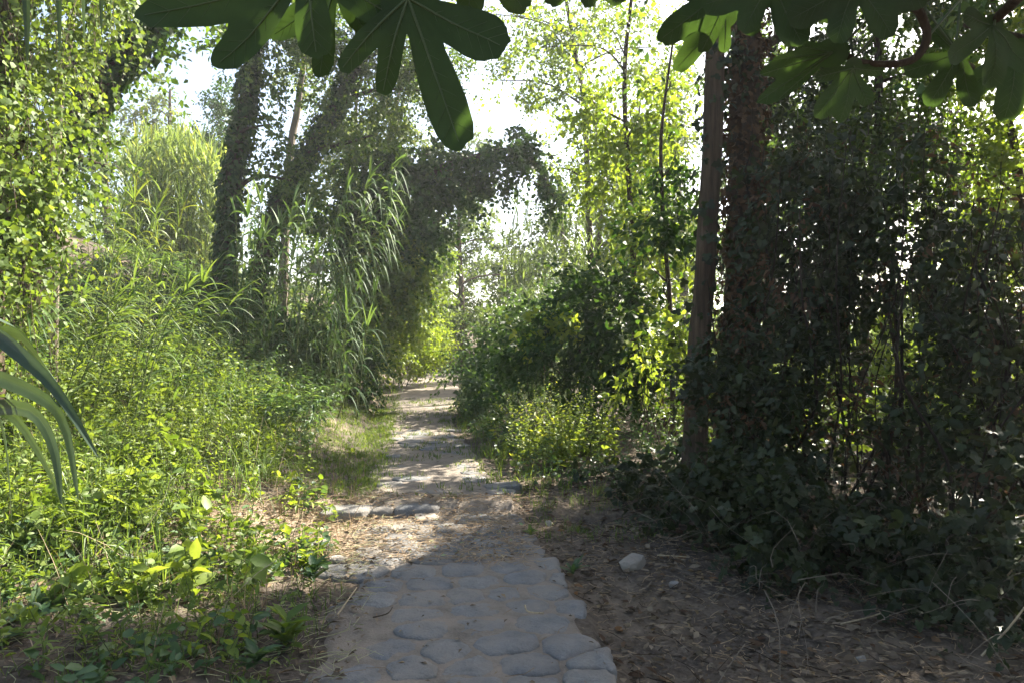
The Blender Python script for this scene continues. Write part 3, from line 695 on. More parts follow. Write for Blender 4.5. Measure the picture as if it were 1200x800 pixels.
# sunlit bank reeds behind
for k, (u0, u1, Y0, Y1, v0, v1, lb) in enumerate(((150, 195, 16.5, 18.5, 165, 215, 'pale sunlit reed bed on the bank, taller stand next to the left trees'), (190, 232, 17, 19, 160, 200, 'pale sunlit reed bed on the bank, middle stand behind the yellowish clump'),
                                                   (225, 262, 17, 19, 180, 240, 'pale sunlit reed bed on the bank beside the ivied trunk'))):
    bs, tp = line_reeds(60, u0, u1, Y0, Y1, v0, v1, 3)
    reed_clump('reed_bed', lb, bs, tp, None, 'reed_grey', nl=16, w=.05, ll=.85, droop=.45, bend=.02, cr=.012, group='reed beds on the bank', tb=.25, up=1.3, single=False)
bs, tp = line_reeds(26, 95, 190, 8.6, 10.0, 225, 320, 18)
reed_clump('reed_bush', 'yellowish arching reeds on the bank between the left trees and reed bed', bs, tp, None, 'reed', nl=14, w=.022, ll=.6, droop=.8, bend=.08, tb=.3, cr=.008)
bs, tp = line_reeds(24, -10, 200, 6.6, 8.2, 320, 370, 60)
reed_clump('reed_bush', 'green reeds sprawling right over the weeds below the left trees', bs, tp, None, 'reed', nl=12, w=.026, ll=.55, droop=.7, bend=.15, side=(.7, 0, 0), cr=.007)

# near reed at the left edge: blades are large in view, each one a part
def near_reed(label, base, cane_pts, blades_px):
    t = thing('giant_reed', label, 'reed', base)
    g = Geo(); stems(g, smooth_path(cane_pts, 14)[None], .011, .006, 'cane', 8); g.build('cane', t)
    for pts, w in blades_px:
        p = smooth_path(np.array(pts), 12); tan = unit(np.gradient(p, axis=0)); sd = unit(np.cross(tan, np.array([.25, 1.0, .35]))); nn = np.cross(sd, tan); tw = (np.linspace(0, 1, 12) * R.uniform(-1.3, 1.3) + R.uniform(-.4, .4))[:, None]; sd, nn = sd * np.cos(tw) + nn * np.sin(tw), nn * np.cos(tw) - sd * np.sin(tw)
        s_ = np.linspace(0, 1, 12); hw = (w * .62 * np.minimum(1, .5 + 3 * s_) * np.clip(1 - s_, .01, 1) ** .6)[:, None]
        cr = np.array([-1, -.8, -.55, -.3, -.06, 0, .06, .3, .55, .8, 1.0]); k_ = len(cr)
        v = p[:, None] + sd[:, None] * (hw[:, None] * cr[None, :, None]) - nn[:, None] * (hw[:, None] * (np.abs(cr) * .22 + .03 * (np.arange(k_) % 2))[None, :, None])
        i = np.arange(11)[:, None] * k_ + np.arange(k_ - 1)[None]; f = np.stack([np.stack([i, i + 1, i + k_], -1), np.stack([i + 1, i + k_ + 1, i + k_], -1)], 2).reshape(-1, 3)
        st = np.tile(R.random(k_) * .55 + .45 * (cr == 0), 12) + np.repeat(np.clip(s_ - .85, 0, 1) * 4, k_)
        g = Geo(); g.add(v, f, st, 'near_reed'); g.build('blade', t)
Yb = 1.75
b0 = np.array([-1.62, 1.75, float(height(-1.62, 1.75))])
near_reed('near giant reed with broad grey-green blades entering at the left edge', b0, [b0 - UP * .1, P(-95, 640, 1.75), P(-40, 470, 1.75), P(-30, 300, 1.75), P(-60, 120, 1.8)], [
    ([P(-25, 400, Yb), P(20, 390, Yb), P(62, 440, 1.7), P(78, 470, 1.68)], .032), ([P(-20, 380, Yb), P(30, 420, 1.7), P(68, 460, 1.66), P(115, 535, 1.6)], .034),
    ([P(-35, 430, Yb), P(40, 460, 1.7), P(75, 495, 1.66), P(92, 585, 1.6)], .034), ([P(-35, 470, Yb), P(15, 485, 1.7), P(55, 545, 1.66), P(80, 605, 1.6)], .036),
    ([P(-35, 475, Yb), P(-5, 482, 1.72), P(8, 520, 1.7), P(14, 610, 1.66)], .034), ([P(-30, 360, Yb), P(20, 385, 1.9), P(45, 425, 1.95), P(60, 470, 2.0)], .03),
    ([P(-38, 480, Yb), P(30, 478, 1.6), P(62, 520, 1.55), P(72, 590, 1.5)], .034)])
b0 = np.array([-1.95, 2.0, float(height(-1.95, 2.0))])
near_reed('second near reed whose leaf tips hang into the top left corner', b0, [b0 - UP * .1, P(-180, 400, 2.0), P(-150, 100, 2.0), P(-60, -120, 2.0), P(60, -190, 2.0)], [
    ([P(-20, -150, 2), P(20, -90, 2), P(30, -10, 2), P(32, 72, 2)], .032), ([P(30, -180, 2), P(62, -110, 2), P(68, -40, 2), P(70, 60, 2)], .03), ([P(50, -180, 2), P(92, -110, 2), P(97, -40, 2), P(99, 55, 2)], .028),
    ([P(60, -190, 2), P(108, -120, 2), P(117, -50, 2), P(119, 42, 2)], .024), ([P(60, -190, 2), P(120, -130, 2), P(130, -60, 2), P(130, 38, 2)], .02)])

# --- ivied trunks, middle left
b0 = ground_at(258, 13)
t, p, r = tree('ivied_tree', 'tall dark ivy-wrapped trunk rising beside the reed bed', 'tree', [b0, P(264, 300, 13), P(272, 210, 13), P(288, 120, 13), P(302, 30, 13.1), P(320, -160, 13.4)], [.15, .12, .11, .10, .08, .05],
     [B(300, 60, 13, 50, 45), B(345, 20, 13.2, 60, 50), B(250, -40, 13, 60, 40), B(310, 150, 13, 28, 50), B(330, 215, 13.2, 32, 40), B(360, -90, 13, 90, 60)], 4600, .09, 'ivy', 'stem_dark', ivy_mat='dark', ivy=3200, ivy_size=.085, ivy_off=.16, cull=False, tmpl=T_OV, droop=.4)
g = Geo(); trunk(g, [ground_at(225, 13.0) + UP * .02, b0 + UP * .12, b0 + UP * .5], [.05, .13, .17], 'stem_dark', 8, 10); g.build('root', t)
b0 = ground_at(290, 14.2)
tree('ivied_tree', 'ivy-wrapped trunk leaning right over the arching reeds', 'tree', [b0, P(318, 262, 14.2), P(350, 200, 14.2), P(385, 140, 14.2), P(420, 60, 14.4), P(450, -80, 14.6)], [.15, .14, .13, .12, .10, .06],
     [B(420, 100, 14.3, 55, 50), B(450, 40, 14.5, 60, 50), B(390, 60, 14.4, 40, 40), B(480, 110, 14.3, 50, 35), B(430, 160, 14.2, 45, 30), B(510, 60, 14.5, 50, 40), B(370, 235, 14.2, 40, 30)], 7600, .085, 'ivy', 'stem_dark', ivy_mat='dark', ivy=2400, ivy_size=.09, ivy_off=.15, cull=False, droop=.4, tb=.12)
b0 = ground_at(330, 16)
tree('slim_tree', 'slim grey trunk glimpsed between the two ivied trunks', 'tree', [b0, P(338, 200, 16), P(348, 130, 16), P(356, 70, 16), P(370, -60, 16)], [.09, .085, .075, .06, .04], [B(365, 30, 16, 35, 40), B(340, -30, 16, 50, 40)], 700, .09, 'far', 'bark_grey')

# --- the dark arch of ivy over the path's left side
b0 = ground_at(400, 15.5)
bl = [B(425, 300, 15.3, 35, 60, .9), B(460, 240, 15.3, 48, 50, 1.0), B(495, 265, 15.0, 34, 45, .7), B(520, 212, 15.3, 36, 30, .7), B(555, 184, 15.4, 34, 20, .5), B(598, 178, 15.5, 30, 17, .5), B(630, 192, 15.6, 20, 18, .4), B(545, 222, 15.3, 26, 20, .4), B(643, 215, 15.6, 12, 20, .3), B(585, 205, 15.4, 26, 16, .4), B(650, 240, 15.6, 7, 12, .2), B(440, 195, 15.6, 50, 28, .7), B(400, 240, 15.4, 40, 36, .7), B(490, 185, 15.5, 40, 18, .5), B(470, 310, 15.0, 30, 40, .6)]
t, p, r = tree('ivy_arch_tree', 'bent tree smothered in dark ivy arching over towards the path', 'tree', [b0, P(415, 330, 15.5), P(440, 250, 15.5), P(490, 212, 15.5), P(560, 184, 15.5), P(615, 180, 15.6), P(648, 228, 15.6)], [.2, .18, .15, .12, .08, .05, .02],
     bl, 8600, .105, 'dark', 'stem_dark', ivy=900, tmpl=T_LN, ratio=.8, droop=.6, ub=.5, L=.45, keep=.85)
g = Geo(); top = np.concatenate([in_blob(b, 9, .2)[0] for b in bl[2:8]]); hanging(g, top, R.uniform(.3, 1.1, len(top)), 12, .12, 'dark', ratio=.8, tmpl=T_LN); g.build('hanging_ivy', t)
# sunlit ivy below and beside the arch
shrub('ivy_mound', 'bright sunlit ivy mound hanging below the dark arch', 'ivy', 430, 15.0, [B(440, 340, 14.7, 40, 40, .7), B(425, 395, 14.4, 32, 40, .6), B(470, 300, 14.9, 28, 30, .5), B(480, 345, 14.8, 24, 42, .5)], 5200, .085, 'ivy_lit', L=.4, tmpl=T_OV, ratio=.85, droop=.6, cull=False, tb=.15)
shrub('dark_shrub', 'dark shaded shrub at the foot of the ivied bank left of the path', 'shrub', 395, 13.2, [B(390, 405, 12.9, 40, 40, .7), B(425, 440, 12.7, 32, 26, .5), B(355, 390, 12.9, 30, 30, .5)], 2600, .08, 'dark', L=.4, droop=.5, cull=False)
shrub('path_bush', 'sunlit yellow-green bush where the path bends', 'bush', 470, 19.5, [B(480, 395, 19, 36, 26, .9), B(505, 400, 20, 24, 24, .8), B(455, 410, 18, 26, 24, .7), B(490, 420, 19, 30, 14, .6)], 4200, .09, 'yellowish', L=.4, cull=False, tb=.1)
shrub('path_bush', 'tall ferny yellow-green shrub behind the bend of the path', 'shrub', 480, 22, [B(495, 360, 22, 26, 30, .8), B(475, 330, 22, 24, 26, .7), B(505, 315, 23, 22, 30, .7)], 2600, .10, 'ivy_lit', L=.5, cull=False)

# --- far trees that close the view
def far_tree(label, u, Y, v_top, v_bot, ru, n, mat, size=.14, name='background_tree', nb=7, bark='bark', rd=None, tone=0.):
    b0 = ground_at(u, Y); bl = []
    for k in range(nb):
        f = (k + .5) / nb; w = ru * (.45 + .75 * math.sin(math.pi * min(f * .9 + .12, 1)))
        bl.append(B(u + R.normal() * ru * .45, v_bot + (v_top - v_bot) * f + R.normal() * 8, Y + R.normal() * .6, w * .62, (v_bot - v_top) / nb * .8, rd))
    tree(name, label, 'tree', [b0, P(u + R.normal() * 8, .5 * (v_bot + v_top) + 30, Y), P(u + R.normal() * 10, v_top + 10, Y)], [.16, .11, .04], bl, n, size, mat, bark, L=.7, ratio=.62, tb=tone, group='background trees behind the nearer growth')
far_tree('shaded grey-green tree closing the view just right of the path bend', 545, 27, 225, 410, 48, 5200, 'far')
far_tree('dim tree with a bare dark trunk behind the sunlit path bush', 505, 28, 240, 400, 38, 3600, 'far')
far_tree('pale far tree below the sky gap', 600, 33, 290, 410, 50, 4200, 'far', .16)
far_tree('pale far tree behind the thin reeds right of the sky gap', 665, 31, 205, 400, 55, 4600, 'far', .15)
far_tree('tall hazy tree behind the yellow-leaved saplings', 745, 28, 110, 400, 65, 8200, 'far', .14, tone=.2)
far_tree('pale sunlit tree filling the gap between the thin reeds and saplings', 705, 22, 150, 390, 50, 4200, 'ivy_lit', .11)
far_tree('wispy pale tree above the reed bed against the sky', 185, 30, 95, 240, 42, 2000, 'far', .16, tone=.2)
far_tree('hazy tree just left of the wispy one, behind the leaning trunk', 130, 27, 30, 260, 45, 3200, 'far', .15)
far_tree('dark bluish evergreen tree in the gap left of the ivied trunk', 258, 26, 118, 225, 30, 3600, 'dark', .12, rd=1.2)
far_tree('hazy tree behind the leaning ivied trunk', 400, 27, 90, 330, 60, 5200, 'far', .14, tone=.15)
far_tree('hazy tree behind the dark ivy arch, under the hanging fig leaf', 470, 30, 60, 330, 45, 4200, 'far', .15, tone=.2)
far_tree('far tree seen through the gap beside the post-like trunk', 800, 24, 90, 400, 60, 6000, 'far', .13, tone=.15)
g = Geo()
for k in range(26):                                   # the wood beyond, one hazy mass
    u = -500 + k * 88 + R.normal() * 20; Y = R.uniform(40, 58)
    if 560 < u < 690: hb = 330
    elif 150 < u < 350: hb = 230
    else: hb = R.uniform(180, 300)
    bl = [B(u + R.normal() * 25, v, Y, 55, 45) for v in np.linspace(400, hb, 4)]
    crown(g, bl, 900, .34, 'far', L=.9, per=8, cull=False)
g.build('woodland', kind='stuff', label='hazy mass of woodland beyond the bend of the path')

g = Geo()
p = ground_pts(4000, -16, 30, 16, 44, lambda x, y: ((x < pl(y) - .6) | (x > pr(y) + .6)) * 1.0); m_ = len(p)
sprays(g, p, unit(UP + R.normal(size=(m_, 3)) * .35), R.uniform(.5, 1.5, m_), 12, .22, 'far', alpha=60, ratio=.55, cull=False)
p = ground_pts(2000, 2.0, 16, 7.5, 17, lambda x, y: (edge_r(x, y) > 1.2) * 1.0); m_ = len(p)
sprays(g, p, unit(UP + R.normal(size=(m_, 3)) * .35), R.uniform(.4, 1.2, m_), 12, .15, 'herb', alpha=60, ratio=.55, cull=False)
g.build('understorey', kind='stuff', label='knee-high growth on the forest floor beyond the nearer shrubs')
# --- centre right: thin reeds, saplings, shrubs
for (u0, u1, Y0, Y1, v0, v1, lb) in ((592, 640, 17, 19, 230, 300, 'thin pale reeds standing below the sky gap'), (640, 690, 16, 18, 225, 300, 'thin pale reeds right of the sky gap'), (690, 750, 15, 17, 220, 290, 'thin pale reeds behind the yellow-leaved saplings')):
    bs, tp = line_reeds(20, u0, u1, Y0, Y1, v0, v1, 6)
    reed_clump('thin_reed', lb, bs, tp, None, 'reed_grey', nl=11, w=.035, ll=.6, droop=.35, bend=.0, cr=.011, up=1.5, group='thin reeds behind the right shrubs', single=False)
b0 = ground_at(745, 11.5)
t, p, r = tree('sapling', 'slender sapling with glowing yellow-green leaves left of the post-like trunk', 'tree', [b0, P(742, 300, 11.5), P(735, 180, 11.4), P(732, 80, 11.3), P(745, -40, 11.2)], [.05, .045, .04, .035, .02],
     [B(735, 190, 11.4, 42, 50, .6), B(760, 250, 11.4, 38, 40, .6), B(700, 120, 11.4, 45, 50, .6), B(765, 140, 11.3, 36, 50, .6), B(720, 40, 11.2, 55, 50, .7), B(780, 310, 11.2, 30, 40, .5), B(650, 60, 11.4, 42, 40, .6)], 4600, .085, 'yellowish', 'stem_dark', tmpl=T_OV, ratio=.7, keep=.12, ld=.4, droop=.4)
g = Geo(); top = np.array([P(u, v, 11.3 + R.normal() * .3) for u, v in zip(R.uniform(690, 800, 26), R.uniform(20, 160, 26))]); hanging(g, top, R.uniform(.8, 2.2, 26), 18, .085, 'yellowish', tmpl=T_OV, ratio=.7, stem=.005, keep=.4); g.build('hanging_vine', t)
b0 = ground_at(790, 9.6)
tree('sapling', 'leafy dark sapling just left of the post-like trunk', 'tree', [b0, P(786, 370, 9.6), P(778, 270, 9.5), P(775, 160, 9.4), P(790, 40, 9.4)], [.035, .03, .028, .022, .012],
     [B(775, 250, 9.4, 40, 40, .5), B(790, 330, 9.3, 40, 30, .5), B(760, 300, 9.4, 45, 25, .5), B(790, 180, 9.3, 28, 40, .4), B(775, 80, 9.4, 40, 50, .5)], 1700, .10, 'dark', 'stem_dark', tmpl=T_OV, ratio=.5, keep=.04)
b0 = ground_at(700, 18)
tree('open_tree', 'thin open-crowned tree whose sparse leaves speckle the sky gap', 'tree', [b0, P(690, 250, 18), P(685, 130, 18), P(670, 40, 18), P(650, -80, 18)], [.08, .07, .06, .05, .03],
     [B(640, 40, 17.8, 60, 45, 1.1), B(670, 110, 18, 45, 40, .8), B(600, 20, 17.6, 45, 40, .8), B(700, 20, 17.8, 60, 45, 1.0), B(655, 200, 18, 40, 45, .8), B(600, 100, 17.8, 45, 20, .6), B(700, 170, 18, 45, 50, .8), B(560, 20, 17.6, 35, 30, .6), B(760, 60, 17.8, 50, 60, .9)], 8200, .09, 'yellowish', 'stem_dark', tmpl=T_RH, ratio=.7, keep=.6, tb=-.1)
b0 = P(705, 5, 17.8)
# bare branch slanting below the fig leaf
b0 = P(660, 10, 12.8)
# right-hand shrubs beside the path
shrub('elder_shrub', 'dark leafy shrub behind the bright nettles right of the path', 'shrub', 690, 10.6, [B(690, 380, 10.4, 60, 45, .7), B(640, 420, 10.4, 50, 36, .6), B(740, 400, 10.2, 50, 50, .7), B(700, 450, 10.2, 70, 30, .6), B(730, 340, 10.4, 45, 30, .5)], 4600, .10, 'dark', L=.5, tmpl=T_OV, ratio=.5, keep=.06, stem_r=.018)
shrub('hazel_shrub', 'loose shaded shrub leaning over the path bend from the right', 'shrub', 600, 13.5, [B(600, 400, 13.4, 45, 34, .8), B(560, 430, 13.2, 30, 26, .6), B(640, 370, 13.5, 45, 34, .8), B(575, 455, 12.5, 35, 25, .6)], 4200, .085, 'bluegreen', L=.5, keep=.5)
shrub('lime_sprig', 'bright yellow-green sprig catching sun above the dark shrub', 'shrub', 640, 10.0, [B(640, 372, 9.9, 24, 12, .25), B(615, 385, 9.9, 16, 10, .2)], 150, .095, 'yellowish', L=.35, tmpl=T_OV, nst=4, stem_r=.006, cull=False, tb=.3)
shrub('lime_shrub', 'sunlit lime-green shrub between the nettles and the post-like trunk', 'shrub', 765, 8.8, [B(765, 395, 8.7, 34, 24, .4), B(745, 425, 8.7, 26, 20, .3), B(780, 430, 8.5, 22, 20, .3)], 900, .10, 'herb', L=.45, tmpl=T_OV, ratio=.45, nst=6, stem_r=.008, keep=.2, tb=.2)
# bright nettles
b0 = ground_at(652, 8.8); t = thing('nettle_patch', 'bright sunlit patch of nettles right of the path', 'nettles', b0)
for k in range(120):
    u = 655 + R.normal() * 36; Y = R.uniform(7.8, 9.0); o = ground_at(np.clip(u, 585, 725), Y); g = Geo()
    sprays(g, o[None], unit(np.array([[R.normal() * .18, R.normal() * .18, 1]])), R.uniform(.55, 1.12), 28, .115, 'herb', mode='opposite', alpha=68, ratio=.5, tmpl=T_LN, droop=.08, stem=.004, stem_mat='stem_green', ub=1, prof='tri', cull=False, tb=.25); g.build('nettle_stalk', t)

def herb_clump(name, label, u, Y, n, hgt, leaf, mat, spread=.28, mode='opposite', ratio=.42, tb=.15, tmpl=T_LN, k_=20):
    b0 = ground_at(u, Y); t = thing(name, label, 'plant', b0)
    for k in range(n):
        x, y = b0[0] + R.normal() * spread, b0[1] + R.normal() * spread; o = np.array([[x, y, float(height(x, y))]]); g = Geo()
        sprays(g, o, unit(np.array([[R.normal() * .22, R.normal() * .22, 1]])), hgt * R.uniform(.6, 1.15), k_, leaf, mat, mode=mode, alpha=66, ratio=ratio, tmpl=tmpl, droop=.12, stem=.004, stem_mat='stem_green', ub=.8, prof='tri', cull=False, tb=tb); g.build('stalk', t)
herb_clump('nettle_clump', 'tall sunlit nettle clump on the left bank beside the bare dirt', 285, 6.9, 22, .75, .085, 'herb')
herb_clump('nettle_clump', 'bright feathery weed clump in the middle of the left bank', 215, 6.9, 24, .85, .075, 'herb', .32, k_=28)
herb_clump('nettle_clump', 'yellow-green leafy clump right of the near reed blades', 130, 6.3, 18, .80, .12, 'yellowish', .25, 'radial', .5, .1, T_OV, 12)
herb_clump('nettle_clump', 'pale leafy clump between near reed and sprawling reeds', 95, 7.4, 18, .95, .11, 'herb', .3, 'radial', .45, .1, T_OV, 14)
herb_clump('nettle_clump', 'leafy weed clump low on the bank under the reed blades', 60, 5.0, 18, .50, .085, 'herb', .28)
herb_clump('nettle_clump', 'dense weed clump in the sunlit foreground bank', 180, 4.9, 20, .42, .075, 'herb', .26)
herb_clump('nettle_clump', 'shaded green clump where the grass strip meets the weeds', 345, 8.0, 18, .55, .07, 'bluegreen', .28)
herb_clump('tall_weed', 'single spindly weed standing above the bank clumps', 232, 6.4, 3, 1.0, .07, 'yellowish', .06)
# --- the pair of trunks on the right
b0 = ground_at(812, 7.2)
g_pts = [b0, P(818, 430, 7.2), P(825, 330, 7.2), P(832, 220, 7.2), P(838, 90, 7.2), P(842, -80, 7.3), P(850, -350, 7.5)]
bl = [B(820, -60, 7.4, 130, 70, 1.2), B(900, -90, 7.8, 130, 80, 1.2), B(800, -200, 8.2, 180, 90, 1.8), B(960, -180, 8.4, 200, 100, 1.8)]
tree('post_tree', 'straight brown post-like trunk right of the path', 'tree', g_pts, [.115, .105, .100, .097, .094, .09, .07], bl, 5600, .10, 'dark', 'bark_tan', ivy=260, ivy_mat='thicket', ivy_size=.09, ivy_off=.10, flare=.3, L=.6, tmpl=T_RH, ratio=.65)
b0 = ground_at(866, 7.6)
bl = [B(880, 90, 7.6, 30, 40, .5), B(925, 110, 7.8, 40, 50, .6), B(930, 200, 7.7, 50, 45, .6), B(890, 300, 7.5, 30, 60, .4), B(920, 380, 7.4, 45, 60, .5), B(960, 270, 7.4, 45, 50, .5), B(960, 350, 7.4, 40, 50, .5), B(940, 30, 7.8, 60, 60, .8)]
t, p, r = tree('vine_tree', 'dark trunk bundled in dead vines beside the post-like trunk', 'tree', [b0, P(868, 420, 7.6), P(872, 300, 7.6), P(872, 180, 7.6), P(874, 60, 7.6), P(885, -150, 7.8)], [.17, .165, .16, .155, .14, .08], bl, 4800, .075, 'thicket', 'stem_dark',
     ivy=2600, ivy_mat='rust', ivy_size=.07, ivy_off=.12, tmpl=T_OV, keep=.4, rb=.7)
for k in range(14):
    a = R.random() * 6.28; o = p[2] + np.array([math.cos(a), math.sin(a), 0]) * R.uniform(.17, .30); g = Geo()
    trunk(g, [np.array([o[0], o[1], float(height(o[0], o[1])) - .05])] + [np.array([p[j][0] + math.cos(a + j * .09) * (r[j] + .02), p[j][1] + math.sin(a + j * .09) * (r[j] + .02), p[j][2]]) for j in (7, 12, 17, 22)], [.014, .012, .012, .01, .008], 'stem_dark', 5, 22, .1, 0); g.build('vine_stem', t)

# --- the dark thicket on the right
def thicket(label, u, Y, blobs, n, size=.085, mat='thicket', nv=26, vspan=None, name='vine_thicket', **kw):
    t = shrub(name, label, 'thicket', u, Y, blobs, n, size, mat, L=.45, tmpl=kw.pop('tmpl', T_OV), ratio=.62, nst=6, stem_r=.02, rb=.8, ub=.5, **kw)
    u0, u1, v0, v1 = vspan
    g = Geo(); crown(g, blobs, n * .2, size * .8, 'rust', L=.4, tmpl=T_LN, ratio=.4, ld=.7, rb=.8, keep=.4); g.build('dead_leaves', t)
    g = Geo(); vt = np.array([P(R.uniform(u0, u1), R.uniform(v0 - 40, v1), Y + R.normal() * .4) for _ in range(nv)]); hanging(g, vt, R.uniform(.5, 1.6, nv), 16, .09, mat, tmpl=T_LN, ratio=.6, stem=.005, stem_mat='stem_black', keep=.4); g.build('hanging_vine', t)
    for k in range(nv // 2):                               # bare hanging and climbing stems
        a = R.uniform(u0, u1); y = Y + R.normal() * .35; o = ground_at(a, y); q = P(a + R.normal() * 25, R.uniform(v0, v1), y + R.normal() * .3)
        g = Geo(); q = q + R.normal(size=3) * [.35, .2, 0]; m1 = o * .67 + q * .33 + R.normal(size=3) * [.14, .14, .05]; m2 = o * .33 + q * .67 + R.normal(size=3) * [.14, .14, .05]; trunk(g, [o - UP * .05, m1, m2, q], np.array([.011, .009, .008, .004]) * R.uniform(.5, 1.3), 'stem_black', 5, 12, .1); g.build('vine_stem', t)
    return t
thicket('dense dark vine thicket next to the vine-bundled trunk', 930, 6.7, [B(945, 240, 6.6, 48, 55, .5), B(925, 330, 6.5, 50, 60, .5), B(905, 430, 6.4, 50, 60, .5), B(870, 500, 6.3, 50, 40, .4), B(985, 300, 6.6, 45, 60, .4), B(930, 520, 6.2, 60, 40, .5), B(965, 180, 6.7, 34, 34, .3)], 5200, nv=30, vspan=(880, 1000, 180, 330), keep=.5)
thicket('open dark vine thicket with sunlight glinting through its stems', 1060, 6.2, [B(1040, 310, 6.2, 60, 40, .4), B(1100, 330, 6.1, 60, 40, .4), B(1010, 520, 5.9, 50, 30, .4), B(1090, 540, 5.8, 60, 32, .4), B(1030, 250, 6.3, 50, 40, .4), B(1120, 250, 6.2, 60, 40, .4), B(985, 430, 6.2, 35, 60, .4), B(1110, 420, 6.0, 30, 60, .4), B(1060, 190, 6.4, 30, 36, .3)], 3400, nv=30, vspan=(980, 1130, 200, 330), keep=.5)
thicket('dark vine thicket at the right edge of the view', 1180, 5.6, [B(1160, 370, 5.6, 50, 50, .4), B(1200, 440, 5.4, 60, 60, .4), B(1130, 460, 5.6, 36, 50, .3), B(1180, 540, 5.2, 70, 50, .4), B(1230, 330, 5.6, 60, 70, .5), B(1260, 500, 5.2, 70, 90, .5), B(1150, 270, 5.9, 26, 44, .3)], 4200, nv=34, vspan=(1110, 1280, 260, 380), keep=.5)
shrub('bramble', 'low dark bramble sprawling at the foot of the two right trunks', 'bramble', 850, 6.0, [B(850, 540, 5.8, 50, 40, .4), B(830, 620, 5.4, 40, 34, .3), B(880, 590, 5.4, 50, 40, .4), B(780, 560, 6.6, 50, 24, .4), B(830, 470, 6.5, 40, 50, .3), B(880, 430, 6.4, 40, 50, .3)], 1700, .10, 'thicket', L=.45, tmpl=T_TF, ratio=.8, ub=1.0)
shrub('bramble', 'low dark bramble spreading below the sun-glinting thicket', 'bramble', 1000, 5.2, [B(970, 590, 5.1, 60, 36, .4), B(1050, 610, 4.9, 70, 36, .4), B(1000, 660, 4.6, 60, 24, .3), B(930, 640, 4.8, 50, 24, .3)], 1250, .10, 'thicket', L=.45, tmpl=T_TF, ratio=.8, ub=1.0)
shrub('bramble', 'low dark bramble filling the lower right corner', 'bramble', 1150, 4.4, [B(1130, 640, 4.4, 70, 50, .4), B(1190, 600, 4.4, 60, 60, .4), B(1170, 700, 4.0, 70, 40, .3), B(1090, 700, 4.2, 50, 26, .3)], 1250, .10, 'thicket', L=.45, tmpl=T_TF, ratio=.8, ub=1.0)
g = Geo()                                              # dry runners and dead twigs lying through the brambles
pt = ground_pts(260, .9, 5.2, 3.4, 6.6, right); m_ = len(pt); pt[:, 2] += R.random(m_) * .45; a_ = R.random(m_) * 6.28
q_, _ = curve_pts(pt, unit(np.stack([np.cos(a_), np.sin(a_), R.normal(size=m_) * .45 + .1], 1)), R.uniform(.15, .8, m_), R.uniform(0, .4, m_), np.linspace(0, 1, 6), R.normal(size=(m_, 3)) * .8)
stems(g, q_, R.uniform(.0014, .0035, m_), .001, 'bark_grey', 4)
g.build('dead_twigs', kind='stuff', label='dry runners and dead twigs tangled through the shaded brambles')
# sunlit growth behind the thicket, seen through it
shrub('lit_shrub', 'sunlit yellow-green shrub glimpsed through the dark vine thicket', 'shrub', 1060, 11.5, [B(1060, 420, 11.5, 60, 80, .8), B(1000, 470, 11.5, 50, 60, .7), B(1120, 470, 11.3, 60, 60, .7)], 3600, .10, 'yellowish', L=.5, cull=False)
shrub('lit_shrub', 'pale green sunlit shrub high at the right edge behind the thicket', 'shrub', 1170, 10.0, [B(1160, 290, 10, 55, 50, .7), B(1200, 220, 10, 50, 60, .7), B(1130, 330, 10.2, 40, 30, .5), B(1240, 330, 10, 60, 90, .8)], 3600, .10, 'ivy_lit', L=.5, cull=False, tb=.1)
# canopy trees on the right against the sky
b0 = ground_at(1010, 9.6)
t, p, r = tree('canopy_tree', 'dark-leaved tree hung with vines above the right thicket', 'tree', [b0, P(1015, 350, 9.6), P(1025, 220, 9.5), P(1030, 90, 9.5), P(1020, -60, 9.4), P(1000, -260, 9.4)], [.06, .055, .05, .05, .045, .03],
     [B(1020, 200, 9.4, 60, 50, .6), B(1010, 110, 9.4, 70, 50, .7), B(1090, 150, 9.5, 40, 40, .5), B(1060, 230, 9.5, 50, 40, .5), B(950, 150, 9.6, 50, 50, .6), B(1040, 20, 9.4, 100, 50, .9), B(960, -60, 9.4, 120, 60, 1.0), B(1080, -120, 9.6, 160, 80, 1.4), B(900, 90, 9.8, 40, 50, .5), B(1090, 70, 9.6, 60, 50, .6), B(980, 230, 9.4, 50, 40, .5)], 12000, .075, 'ivy', 'stem_dark', tmpl=T_OV, ratio=.65, keep=.12)
g = Geo(); top = np.array([P(u, v, 9.2 + R.normal() * .4) for u, v in zip(R.uniform(910, 1190, 120), R.uniform(0, 220, 120))]); hanging(g, top, R.uniform(.8, 2.6, 120), 18, .085, 'ivy', tmpl=T_OV, ratio=.65, stem=.006); g.build('hanging_vine', t)
b0 = ground_at(1210, 8.6)
tree('canopy_tree', 'slim leafy tree leaning in at the right edge under the white sky', 'tree', [b0, P(1205, 300, 8.6), P(1190, 180, 8.6), P(1172, 90, 8.6), P(1160, -40, 8.6)], [.06, .05, .045, .035, .02],
     [B(1180, 120, 8.6, 26, 40, .4), B(1130, 60, 8.6, 40, 30, .4), B(1200, 200, 8.6, 36, 40, .4), B(1150, 210, 8.8, 36, 36, .4), B(1180, 0, 8.6, 70, 30, .5)], 1500, .085, 'yellowish', 'stem_dark', tmpl=T_OV)
far_tree('sun-flecked tree standing behind the vine-hung canopy tree', 990, 15, 0, 240, 85, 2600, 'ivy', .10, nb=9)
far_tree('sun-flecked tree rising behind the pale shrub at the right edge', 1120, 14, 120, 280, 70, 1700, 'yellowish', .10, nb=8)
far_tree('sun-flecked tree behind the vine-bundled trunk', 900, 16, 20, 260, 60, 2400, 'ivy', .10, nb=8)
